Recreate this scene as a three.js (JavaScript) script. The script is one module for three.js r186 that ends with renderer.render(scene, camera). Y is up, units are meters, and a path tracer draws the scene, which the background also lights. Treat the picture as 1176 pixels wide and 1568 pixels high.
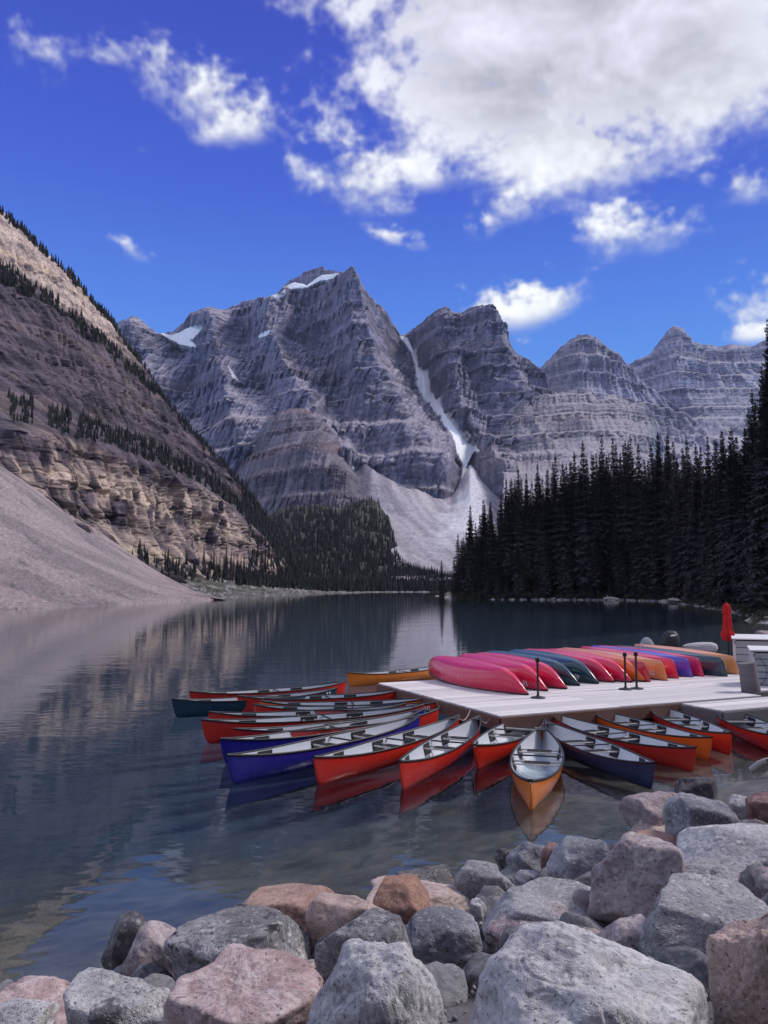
import * as THREE from 'three';
import { mergeGeometries, mergeVertices } from 'three/addons/utils/BufferGeometryUtils.js';
import { RoundedBoxGeometry } from 'three/addons/geometries/RoundedBoxGeometry.js';
import { TextGeometry } from 'three/addons/geometries/TextGeometry.js';
import { FontLoader } from 'three/addons/loaders/FontLoader.js';

// ------------------------------------------------------------------ camera, exposure
const scene = new THREE.Scene();
const EYE = 3.1, FOV = 66, HORIZON = 901;
const camera = new THREE.PerspectiveCamera(FOV, 768 / 1024, 0.05, 20000);
const F = 784 / Math.tan((FOV / 2) * Math.PI / 180);
const PITCH = Math.atan((HORIZON - 784) / F);
camera.position.set(0, EYE, 0);
camera.rotation.x = PITCH;
const renderer = new THREE.WebGLRenderer();
renderer.toneMapping = THREE.LinearToneMapping;
renderer.toneMappingExposure = 1.0;
renderer.shadowMap.enabled = true;

// surveying: the direction of a point of the photograph (1176 x 1568) and where it lies in the world
const CP = Math.cos(PITCH), SP = Math.sin(PITCH);
function dirOf(px, py) {
  const x = (px - 588) / F, y = (784 - py) / F;
  return [x, y * CP + SP, -CP + y * SP];
}
function atDepth(px, py, D) { const d = dirOf(px, py), k = -D / d[2]; return new THREE.Vector3(d[0] * k, EYE + d[1] * k, -D); }
function atHeight(px, py, h) { const d = dirOf(px, py), k = (h - EYE) / d[1]; return new THREE.Vector3(d[0] * k, h, d[2] * k); }

// ------------------------------------------------------------------ seeded random and noise
function rng(seed) { let s = seed | 0; return () => { s = (s + 0x6d2b79f5) | 0; let t = Math.imul(s ^ (s >>> 15), 1 | s); t = (t + Math.imul(t ^ (t >>> 7), 61 | t)) ^ t; return ((t ^ (t >>> 14)) >>> 0) / 4294967296; }; }
const PERM = new Uint8Array(512), GX = new Float32Array(256), GY = new Float32Array(256), GZ = new Float32Array(256);
{
  const r = rng(4711), p = Array.from({ length: 256 }, (_, i) => i);
  for (let i = 255; i > 0; i--) { const j = Math.floor(r() * (i + 1)); [p[i], p[j]] = [p[j], p[i]]; }
  for (let i = 0; i < 512; i++) PERM[i] = p[i & 255];
  for (let i = 0; i < 256; i++) { const z = r() * 2 - 1, a = r() * 6.2831853, q = Math.sqrt(1 - z * z); GX[i] = q * Math.cos(a); GY[i] = q * Math.sin(a); GZ[i] = z; }
}
function noise(x, y, z, per = 0) {            // gradient noise in about -1..1; per = period of x and y (0: none)
  let X = Math.floor(x), Y = Math.floor(y), Z = Math.floor(z); x -= X; y -= Y; z -= Z;
  let X1 = X + 1, Y1 = Y + 1;
  if (per) { X = ((X % per) + per) % per; Y = ((Y % per) + per) % per; X1 = ((X1 % per) + per) % per; Y1 = ((Y1 % per) + per) % per; }
  X &= 255; Y &= 255; X1 &= 255; Y1 &= 255; Z &= 255; const Z1 = (Z + 1) & 255;
  const u = x * x * x * (x * (x * 6 - 15) + 10), v = y * y * y * (y * (y * 6 - 15) + 10), w = z * z * z * (z * (z * 6 - 15) + 10);
  const g = (i, j, k, a, b, c) => { const h = PERM[(PERM[(PERM[i] + j) & 255] + k) & 255]; return GX[h] * a + GY[h] * b + GZ[h] * c; };
  const a0 = g(X, Y, Z, x, y, z), a1 = g(X1, Y, Z, x - 1, y, z), b0 = g(X, Y1, Z, x, y - 1, z), b1 = g(X1, Y1, Z, x - 1, y - 1, z);
  const c0 = g(X, Y, Z1, x, y, z - 1), c1 = g(X1, Y, Z1, x - 1, y, z - 1), d0 = g(X, Y1, Z1, x, y - 1, z - 1), d1 = g(X1, Y1, Z1, x - 1, y - 1, z - 1);
  const a = a0 + u * (a1 - a0), b = b0 + u * (b1 - b0), c = c0 + u * (c1 - c0), d = d0 + u * (d1 - d0);
  const e = a + v * (b - a), f = c + v * (d - c);
  return (e + w * (f - e)) * 1.5;
}
function fbm(x, y, z, o = 4, per = 0) { let s = 0, a = 0.5, t = 0; for (let i = 0; i < o; i++) { s += a * noise(x, y, z + i * 17.3, per); t += a; x *= 2; y *= 2; z *= 2; a *= 0.5; per *= 2; } return s / t; }
function ridged(x, y, z, o = 4) { let s = 0, a = 0.5, t = 0; for (let i = 0; i < o; i++) { const n = 1 - Math.abs(noise(x, y, z + i * 9.1)) * 1.6; s += a * n; t += a; x *= 2.03; y *= 2.03; z *= 2.03; a *= 0.5; } return s / t; }
function cells(x, y, z) {                    // distance to the nearest scattered point, and that point's own random number
  const X = Math.floor(x), Y = Math.floor(y), Z = Math.floor(z); let best = 9, id = 0;
  for (let i = -1; i < 2; i++) for (let j = -1; j < 2; j++) for (let k = -1; k < 2; k++) {
    const h = PERM[(PERM[(PERM[(X + i) & 255] + Y + j) & 255] + Z + k) & 255];
    const dx = X + i + 0.5 + GX[h] * 0.45 - x, dy = Y + j + 0.5 + GY[h] * 0.45 - y, dz = Z + k + 0.5 + GZ[h] * 0.45 - z, q = dx * dx + dy * dy + dz * dz;
    if (q < best) { best = q; id = h / 255; }
  }
  return [Math.sqrt(best), id];
}
const clamp = (x, a = 0, b = 1) => Math.min(b, Math.max(a, x)), lerp = (a, b, t) => a + (b - a) * t;
const smooth = (a, b, x) => { const t = clamp((x - a) / (b - a)); return t * t * (3 - 2 * t); };
const mix3 = (a, b, t) => [lerp(a[0], b[0], t), lerp(a[1], b[1], t), lerp(a[2], b[2], t)];
const mul3 = (a, k) => [a[0] * k, a[1] * k, a[2] * k];

// ------------------------------------------------------------------ sky: air and clouds by direction
const SUN_AZ = 74, SUN_EL = 44;              // degrees right of the view, degrees up
{
  const W = 4096, H = 2048, data = new Float32Array(W * H * 4);
  const C = [];                               // clouds: centre and radii as seen in the photograph, weight, greyness of the thick part
  const cloud = (px, py, rx, ry, w, grey = 0, tilt = 0) => C.push([px, py, rx, ry, w, grey, Math.cos(tilt), Math.sin(tilt)]);
  cloud(880, 0, 375, 160, 1.15, 1); cloud(1060, 110, 215, 110, 1.05, 0.35); cloud(730, 130, 200, 115, 0.98, 0.8);
  cloud(850, 235, 165, 75, 0.95, 0.1); cloud(790, 310, 70, 40, 0.55); cloud(975, 225, 110, 55, 0.6);
  cloud(545, 265, 95, 70, 0.82, 0, 0.5); cloud(655, 265, 52, 36, 0.72); cloud(620, 318, 26, 18, 0.5);
  cloud(740, 340, 45, 34, 0.62, 0, -0.5); cloud(985, 352, 110, 48, 0.8, 0, -0.15); cloud(1135, 285, 70, 36, 0.72, 0, 0.3);
  cloud(808, 462, 96, 44, 1.15, 0, -0.25); cloud(806, 520, 16, 8, 0.5);
  cloud(285, 125, 140, 66, 0.78, 0, 0.5); cloud(365, 185, 70, 46, 0.78); cloud(185, 85, 70, 50, 0.52, 0, 0.4); cloud(75, 95, 80, 60, 0.42, 0, 0.6); cloud(215, 228, 26, 16, 0.42);
  cloud(620, 372, 55, 20, 0.55, 0, 0.25); cloud(1160, 465, 85, 56, 0.62); cloud(1165, 512, 75, 22, 0.72, 0, -0.1); cloud(205, 385, 60, 20, 0.42, 0, 0.4);
  cloud(900, -260, 620, 190, 1.1, 0.9);
  const AIR = [[0, 0.22, 0.5, 0.95], [0.2, 0.16, 0.41, 0.92], [0.34, 0.1, 0.26, 0.82], [0.45, 0.07, 0.157, 0.69], [0.53, 0.06, 0.117, 0.62], [0.66, 0.05, 0.08, 0.5], [1, 0.045, 0.066, 0.42]];
  for (let row = 0; row < H; row++) {
    const el = ((row + 0.5) / H - 0.5) * Math.PI, y = Math.sin(el), ce = Math.cos(el);
    for (let col = 0; col < W; col++) {
      const az = ((col + 0.5) / W - 0.5) * 2 * Math.PI, x = Math.cos(az) * ce, z = Math.sin(az) * ce, at = (row * W + col) * 4;
      const up = Math.max(y, 0);
      // clear air: pale blue low down, deep blue high up
      let q = 0; while (q < AIR.length - 2 && AIR[q + 1][0] < up) q++;
      const t1 = clamp((up - AIR[q][0]) / (AIR[q + 1][0] - AIR[q][0]));
      let r = 0.9 * lerp(AIR[q][1], AIR[q + 1][1], t1), g = 0.9 * lerp(AIR[q][2], AIR[q + 1][2], t1), b = 0.97 * lerp(AIR[q][3], AIR[q + 1][3], t1);
      if (y > -0.02) {
        let m = 0, grey = 0;
        const fwd = -(z * CP - y * SP);
        const sc = 1 / (up + 0.35);
        const n1 = fbm(x * sc * 4 + 3, y * 5, z * sc * 4, 3), n2 = fbm(x * 15 + n1 * 1.5, y * 21, z * 15, 5), fine = fbm(x * 70 + 5, y * 85, z * 70, 3);
        let inFrame = 0;
        if (fwd > 0.25) {
          const px = 588 + (F * x) / fwd, py = 784 - (F * (y * CP + z * SP)) / fwd;
          inFrame = smooth(-420, -120, px) * smooth(1650, 1300, px) * smooth(-620, -300, py);
          const wx = px + n2 * 46 + n1 * 20, wy = py + fine * 16 + n2 * 26;
          for (const c of C) {
            let dx = wx - c[0], dy = wy - c[1];
            const ax = dx * c[6] + dy * c[7], ay = -dx * c[7] + dy * c[6], q = (ax / c[2]) ** 2 + (ay / c[3]) ** 2;
            if (q < 4) { const k = c[4] * Math.exp(-q * 0.95); m = Math.max(m, k) + Math.min(m, k) * 0.35; grey += k * c[5]; }
          }
        }
        const open = 0.72 + n1 * 0.95;          // scattered cumulus elsewhere
        m = lerp(open, m, inFrame); grey = lerp(0.12, grey, inFrame);
        const d = m - 0.43 + (n2 * 0.66 + fine * 0.3 + n1 * 0.2) * smooth(0.02, 0.3, m);
        const a = Math.pow(smooth(-0.14, 0.55, d), 1.35), thick = smooth(0.1, 0.8, d);
        let lum = lerp(0.82, 1.12, thick) + fine * 0.14 + n2 * 0.12;
        lum = lerp(lum, 0.7 + n2 * 0.38 + n1 * 0.34 + fine * 0.1, clamp(grey * 1.05 * smooth(0.12, 0.75, d)));
        
        const tone = clamp(grey * 0.8);
        r = lerp(r, lum * lerp(0.95, 0.95, tone), a * 0.97); g = lerp(g, lum * lerp(0.98, 0.955, tone), a * 0.97); b = lerp(b, lum * lerp(1.03, 1.1, tone), a * 0.97);
      }
      data[at] = r; data[at + 1] = g; data[at + 2] = b; data[at + 3] = 1;
    }
  }
  const sky = new THREE.DataTexture(data, W, H, THREE.RGBAFormat, THREE.FloatType);
  sky.mapping = THREE.EquirectangularReflectionMapping; sky.magFilter = THREE.LinearFilter; sky.minFilter = THREE.LinearFilter; sky.needsUpdate = true;
  scene.background = sky; scene.environment = sky;
}
// ------------------------------------------------------------------ sun
const sun = new THREE.DirectionalLight(new THREE.Color().setRGB(1, 0.93, 0.85), 2.7);
{
  const a = SUN_AZ * Math.PI / 180, e = SUN_EL * Math.PI / 180;
  sun.position.set(Math.sin(a) * Math.cos(e) * 400, Math.sin(e) * 400, -Math.cos(a) * Math.cos(e) * 400 - 40);
  sun.target.position.set(0, 0, -40); sun.castShadow = true; sun.shadow.radius = 22;          // sunlight through thin cloud: a wide, soft source
  Object.assign(sun.shadow.camera, { left: -500, right: 500, top: 500, bottom: -500, near: 1, far: 3000 });
  sun.shadow.mapSize.set(4096, 4096);
  scene.add(sun, sun.target);
}
scene.fog = new THREE.FogExp2(new THREE.Color().setRGB(0.62, 0.72, 1.0), 0.000022);

// ------------------------------------------------------------------ naming helpers
const taken = new Map();
function numbered(name) { const n = taken.get(name) ?? 0; taken.set(name, n + 1); return n ? name + '_' + String(n).padStart(3, '0') : name; }
function shadows(o) { o.castShadow = o.receiveShadow = true; return o; }
function part(name, geometry, material, parent) { const m = shadows(new THREE.Mesh(geometry, material)); m.name = name; parent.add(m); return m; }
function tag(o, label, category, group) { o.userData = { label, category }; if (group) o.userData.group = group; return o; }
function thing(name, label, category, group) { const o = new THREE.Group(); o.name = numbered(name); scene.add(o); return tag(o, label, category, group); }
function thingMesh(name, geometry, material, label, category, group) { const m = shadows(new THREE.Mesh(geometry, material)); m.name = numbered(name); scene.add(m); return tag(m, label, category, group); }
function copyOf(o, label, group) { const c = o.clone(); c.name = numbered(o.name.replace(/_\d{3}$/, '')); scene.add(c); c.userData = { ...o.userData, label: label ?? o.userData.label }; if (group) c.userData.group = group; return c; }
function setting(name, geometry, material, label) { const m = shadows(new THREE.Mesh(geometry, material)); m.name = numbered(name); m.userData = { kind: 'structure', label }; scene.add(m); return m; }
function stuff(o, name, label) { o.name = numbered(name); o.userData = { kind: 'stuff', label }; shadows(o); scene.add(o); return o; }
const std = (o) => new THREE.MeshStandardMaterial(o);
const lin = (r, g, b) => new THREE.Color().setRGB(r, g, b);

// ------------------------------------------------------------------ textures (grain and relief only)
function grainTexture(n, fn) {
  const d = new Uint8Array(n * n * 4);
  for (let j = 0; j < n; j++) for (let i = 0; i < n; i++) { const v = fn(i / n, j / n), k = (j * n + i) * 4; const c = Array.isArray(v) ? v : [v, v, v]; d[k] = clamp(c[0]) * 255; d[k + 1] = clamp(c[1]) * 255; d[k + 2] = clamp(c[2]) * 255; d[k + 3] = 255; }
  const t = new THREE.DataTexture(d, n, n); t.wrapS = t.wrapT = THREE.RepeatWrapping; t.magFilter = THREE.LinearFilter; t.minFilter = THREE.LinearMipmapLinearFilter; t.generateMipmaps = true; t.needsUpdate = true; return t;
}
const rockGrain = grainTexture(512, (u, v) => 0.5 + 0.32 * fbm(u * 8, v * 8, 1.5, 6, 8) + 0.16 * fbm(u * 64, v * 64, 7.5, 2, 64));
const woodGrain = grainTexture(512, (u, v) => { const n = fbm(u * 4, v * 64, 3.5, 3, 4) ; return 0.72 + 0.26 * noise(u * 4, v * 96, 2.2, 0) * 0.8 + 0.14 * n; });

// ------------------------------------------------------------------ terrain sheets between surveyed lines
function lineAt(line, u) {                    // u 0..1 along the line by its first coordinate
  const x = lerp(line[0][0], line[line.length - 1][0], u); let i = 0; while (i < line.length - 2 && line[i + 1][0] < x) i++;
  const a = line[i], b = line[i + 1], t = clamp((x - a[0]) / (b[0] - a[0]));
  const p = line[Math.max(0, i - 1)], q = line[Math.min(line.length - 1, i + 2)];
  const y = (k) => { const m0 = (b[k] - p[k]) / Math.max(1e-6, b[0] - p[0]) * (b[0] - a[0]), m1 = (q[k] - a[k]) / Math.max(1e-6, q[0] - a[0]) * (b[0] - a[0]), t2 = t * t, t3 = t2 * t; return lerp(lerp(a[k], b[k], t), (2 * t3 - 3 * t2 + 1) * a[k] + (t3 - 2 * t2 + t) * m0 + (-2 * t3 + 3 * t2) * b[k] + (t3 - t2) * m1, 0.25); };
  return [x, y(1), y(2)];
}
function terrain({ rows, nu, nv, back = 0, vs, disp, color, uvScale = 20, face, jag = 14 }) {
  // rows run from the crest to the foot; each is a list of [px, py, depth]; back adds the far side of the mountain
  const lines = [], R = rows.length, V = vs ?? rows.map((_, i) => i / (R - 1));
  const base = (u, v) => {
    let i = 0; while (i < R - 2 && V[i + 1] < v) i++;
    const t = clamp((v - V[i]) / (V[i + 1] - V[i]));
    const P = (k) => { const q = lineAt(rows[clamp(k, 0, R - 1)], u); return atDepth(q[0], q[1], q[2]); };
    const a = P(i), b = P(i + 1), p = P(i - 1), q = P(i + 2), out = new THREE.Vector3(), t2 = t * t, t3 = t2 * t;
    for (const k of ['x', 'y', 'z']) { const m0 = (b[k] - p[k]) * 0.5, m1 = (q[k] - a[k]) * 0.5; out[k] = lerp(lerp(a[k], b[k], t), (2 * t3 - 3 * t2 + 1) * a[k] + (t3 - 2 * t2 + t) * m0 + (-2 * t3 + 3 * t2) * b[k] + (t3 - t2) * m1, 0.4); }
    return out;
  };
  const nb = back ? 6 : 0, n1 = nu + 1, n2 = nv + 1 + nb;
  const pos = new Float32Array(n1 * n2 * 3), col = new Float32Array(n1 * n2 * 3), uv = new Float32Array(n1 * n2 * 2);
  // smooth sheet first
  for (let j = 0; j < n2; j++) for (let i = 0; i < n1; i++) {
    const u = i / nu, v = Math.max(0, (j - nb) / nv), k = (j * n1 + i) * 3, p = base(u, v);
    if (j < nb) { const s = (nb - j) / nb; p.z -= back * s; p.y -= (p.y + 5) * s * s * 0.6 + back * 0.25 * s; }
    pos[k] = p.x; pos[k + 1] = p.y; pos[k + 2] = p.z;
  }
  const out = pos.slice(), nrm = new THREE.Vector3(), A = new THREE.Vector3(), B = new THREE.Vector3();
  const get = (arr, i, j, v) => { i = clamp(i, 0, nu); j = clamp(j, 0, n2 - 1); const k = (j * n1 + i) * 3; return v.set(arr[k], arr[k + 1], arr[k + 2]); };
  const T = new THREE.Vector3();
  for (let j = 0; j < n2; j++) for (let i = 0; i < n1; i++) {
    get(pos, i + 2, j, A).sub(get(pos, i - 2, j, T)); get(pos, i, Math.min(j + 2, n2 - 1), B).sub(get(pos, i, Math.max(j - 2, nb ? Math.min(j, nb) : 0), T));
    nrm.crossVectors(B, A).normalize(); if (nrm.z < 0 && j >= nb) nrm.negate(); if (nrm.y < 0) nrm.set(nrm.x, 0.05, nrm.z).normalize();
    const k = (j * n1 + i) * 3, u = i / nu, v = (j - nb) / nv;
    const d = disp ? disp(pos[k], pos[k + 1], pos[k + 2], u, v, nrm) : 0;
    if (face) { nrm.set(...face); if (j <= nb + 4) out[k + 1] += jag * (1 - Math.abs(j - nb) / 5) * (ridged(pos[k] / (jag * 2.6), pos[k + 2] / (jag * 2.6), 3, 3) - 0.55); }
    out[k] += nrm.x * d; out[k + 1] += nrm.y * d; out[k + 2] += nrm.z * d;
    const q = (j * n1 + i) * 2, far = (a) => Math.hypot(pos[k] - pos[a], pos[k + 1] - pos[a + 1], pos[k + 2] - pos[a + 2]); uv[q] = i ? uv[q - 2] + far(k - 3) / uvScale : 0; uv[q + 1] = j ? uv[q + 1 - n1 * 2] + far(k - n1 * 3) / uvScale : 0;
  }
  const idx = new Uint32Array(nu * (n2 - 1) * 6); let w = 0;
  for (let j = 0; j < n2 - 1; j++) for (let i = 0; i < nu; i++) { const a = j * n1 + i, b = a + 1, c = a + n1, d = c + 1; idx[w++] = a; idx[w++] = c; idx[w++] = b; idx[w++] = b; idx[w++] = c; idx[w++] = d; }
  const g = new THREE.BufferGeometry();
  g.setAttribute('position', new THREE.BufferAttribute(out, 3)); g.setAttribute('uv', new THREE.BufferAttribute(uv, 2)); g.setIndex(new THREE.BufferAttribute(idx, 1));
  g.computeVertexNormals();
  const N = g.attributes.normal.array;
  for (let j = 0; j < n2; j++) for (let i = 0; i < n1; i++) {
    const k = (j * n1 + i) * 3, c = color(out[k], out[k + 1], out[k + 2], i / nu, (j - nb) / nv, [N[k], N[k + 1], N[k + 2]]);
    col[k] = c[0]; col[k + 1] = c[1]; col[k + 2] = c[2];
  }
  g.setAttribute('color', new THREE.BufferAttribute(col, 3));
  const at = (u, v) => { const i = clamp(Math.round(u * nu), 0, nu), j = clamp(Math.round(v * nv), 0, nv) + nb, k = (j * n1 + i) * 3; return new THREE.Vector3(out[k], out[k + 1], out[k + 2]); };
  return { geometry: g, at };
}
function pixelOf(x, y, z) { const fy = y - EYE, fwd = -(z * CP - fy * SP); return [588 + (F * x) / fwd, 784 - (F * (fy * CP + z * SP)) / fwd]; }
function insidePoly(px, py, poly) { let c = false; for (let i = 0, j = poly.length - 1; i < poly.length; j = i++) { const a = poly[i], b = poly[j]; if ((a[1] > py) !== (b[1] > py) && px < ((b[0] - a[0]) * (py - a[1])) / (b[1] - a[1]) + a[0]) c = !c; } return c; }
// ------------------------------------------------------------------ mountains
const rockMat = (bump) => std({ vertexColors: true, roughness: 0.95, bumpMap: rockGrain, bumpScale: bump });
// a rock wall is carved in its own plane: h metres along it, y metres up; beds stay level, joints stay upright
const H0 = (x, z) => x + z * 0.12;
const hash = (a, b, c) => PERM[(PERM[(PERM[a & 255] + b) & 255] + c) & 255] / 255;
function blockAt(h, y, w, len, sd) {            // upright blocks between joints: [how far it stands out, own random number, closeness to a joint]
  const q = h / w + 0.45 * noise(h / (2.7 * w), y / (5 * w), sd), i = Math.floor(q), f = q - i, p = y / len + hash(i, 5, sd) * 9 + 0.25 * noise(h / w, y / len, sd + 3), j = Math.floor(p), g = p - j, r = hash(i, j, sd);
  return [r - 0.5, hash(j, i, sd + 11), Math.max(1 - smooth(0, 0.13, Math.min(f, 1 - f)), 0.5 * (1 - smooth(0, 0.09, Math.min(g, 1 - g))))];
}
function cliffDisp(s, k = 1, tilt = 0, ledges = 1, flutes = 1, along = H0) {     // s: size of the rock features in metres
  return (x, y, z, u, v) => {
    const h = along(x, z), e = v < 0 ? 0 : smooth(0, 0.07, v), wob = noise(h / (10 * s), y / (10 * s), 1), wob2 = noise(h / (2.4 * s), y / (6 * s), 2);
    const big = ridged((h + wob * 3 * s) / (7 * s), y / (26 * s), 3, 2) - 0.55;
    const rib = ridged((h + y * 0.25 * wob) / (2.3 * s), y / (14 * s), 4, 2) - 0.55;
    const yy = y + h * tilt + wob * 0.5 * s + wob2 * 0.05 * s, y2 = yy + 0.6 * s * noise(yy / (2.2 * s), 3, 7);
    const t = y2 / (2.5 * s), T = Math.floor(t), f = t - T, t2 = y2 / (0.52 * s), T2 = Math.floor(t2), f2 = t2 - T2, J = ledges < 0.3 ? 0 : T;
    const hard = clamp(0.65 + 0.8 * noise(T * 1.73, h / (6 * s), 5), 0.1, 1.3), hard2 = clamp(0.55 + 0.9 * noise(T2 * 1.37, h / (5 * s), 6), 0, 1.3);
    const ledge = f - smooth(0.3, 0.52, f), ledge2 = f2 - smooth(0.35, 0.6, f2);
    const joint = Math.pow(Math.abs(noise((h + wob2 * 0.25 * s) / (0.55 * s), y / (4.5 * s) + J * 0.31, 8 + J * 0.37)), 0.7);
    const cut = smooth(0.55, 0.3, f) * hard;                                       // joints show on the steep part of a bed
    const B1 = blockAt(h, yy, 0.62 * s, 2.1 * s, 3), B2 = blockAt(h, yy, 0.24 * s, 0.7 * s, 7);
    const fine = fbm(h / (0.3 * s), y / (0.22 * s), z / (2 * s), 3);
    return k * s * (e * (big * 1.6 + rib * 1.0 * flutes) + (0.25 + 0.75 * e) * (ledge * 1.9 * hard * ledges + ledge2 * 0.17 * hard2 * ledges + (joint - 0.4) * flutes * (0.2 + 0.6 * cut) + (B1[0] * 0.45 - B1[2] * 0.32) * flutes * (0.35 + 0.65 * cut) + (B2[0] * 0.17 - B2[2] * 0.09) * flutes * (0.5 + 0.5 * cut) + fine * 0.1));
  };
}
function rockColor(s, tones, extra, tilt = 0, along = H0) {
  const pal = tones.map((p) => mul3(p, 1.95));
  return (x, y, z, u, v, n) => {
    const h = along(x, z), w = fbm(h / (4 * s), y / (4 * s), 5, 3), yy = y + h * tilt + w * 0.35 * s;
    const band = noise(3.3, yy / (1.1 * s), h / (40 * s)) + 0.6 * noise(5.1, yy / (0.4 * s), h / (16 * s)), fineBand = noise(9.1, yy / (0.13 * s), h / (6 * s));
    const streak = fbm(h / (0.3 * s), y / (3 * s), 4, 3), grit = fbm(h / (0.16 * s), y / (0.13 * s), 6, 3), yb = y + h * tilt + w * 0.2 * s, b1 = blockAt(h, yb, 0.62 * s, 2.1 * s, 3), b2 = blockAt(h, yb, 0.24 * s, 0.7 * s, 7), slab = (b1[1] - 0.5) * 0.8 + (b2[1] - 0.5) * 0.75;
    let c = mix3(pal[0], pal[1], smooth(-0.5, 0.55, band * 0.52 + w * 0.45 + fineBand * 0.12 + streak * 0.5 + slab * 0.6));
    c = mix3(c, pal[2], smooth(0.2, 0.5, noise(7.7, yy / (1.6 * s), h / (12 * s)) + w * 0.5) * 0.55);
    c = mul3(c, Math.max(0.25, 1 + streak * 0.28 + grit * 1.0 + fineBand * 0.14));
    return extra ? extra(c, x, y, z, u, v, n, { w, streak, grit, band }) : c;
  };
}
const SNOW = [0.9, 0.915, 0.94];
function snowMask(sheet, polys) {             // outlines surveyed on the sheet itself, kept as positions on the sheet (u, v)
  return polys.map((poly) => poly.map(([px, py]) => {
    let best = 1e9, q = [0, 0];
    for (let j = 0; j <= 150; j++) for (let i = 0; i <= 220; i++) { const p = sheet.at(i / 220, j / 150), s = pixelOf(p.x, p.y, p.z), d = (s[0] - px) ** 2 + (s[1] - py) ** 2; if (d < best) { best = d; q = [i / 220, j / 150]; } }
    return q;
  }));
}
const PAL = [[0.043, 0.041, 0.064], [0.118, 0.11, 0.152], [0.092, 0.073, 0.09]];

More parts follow.
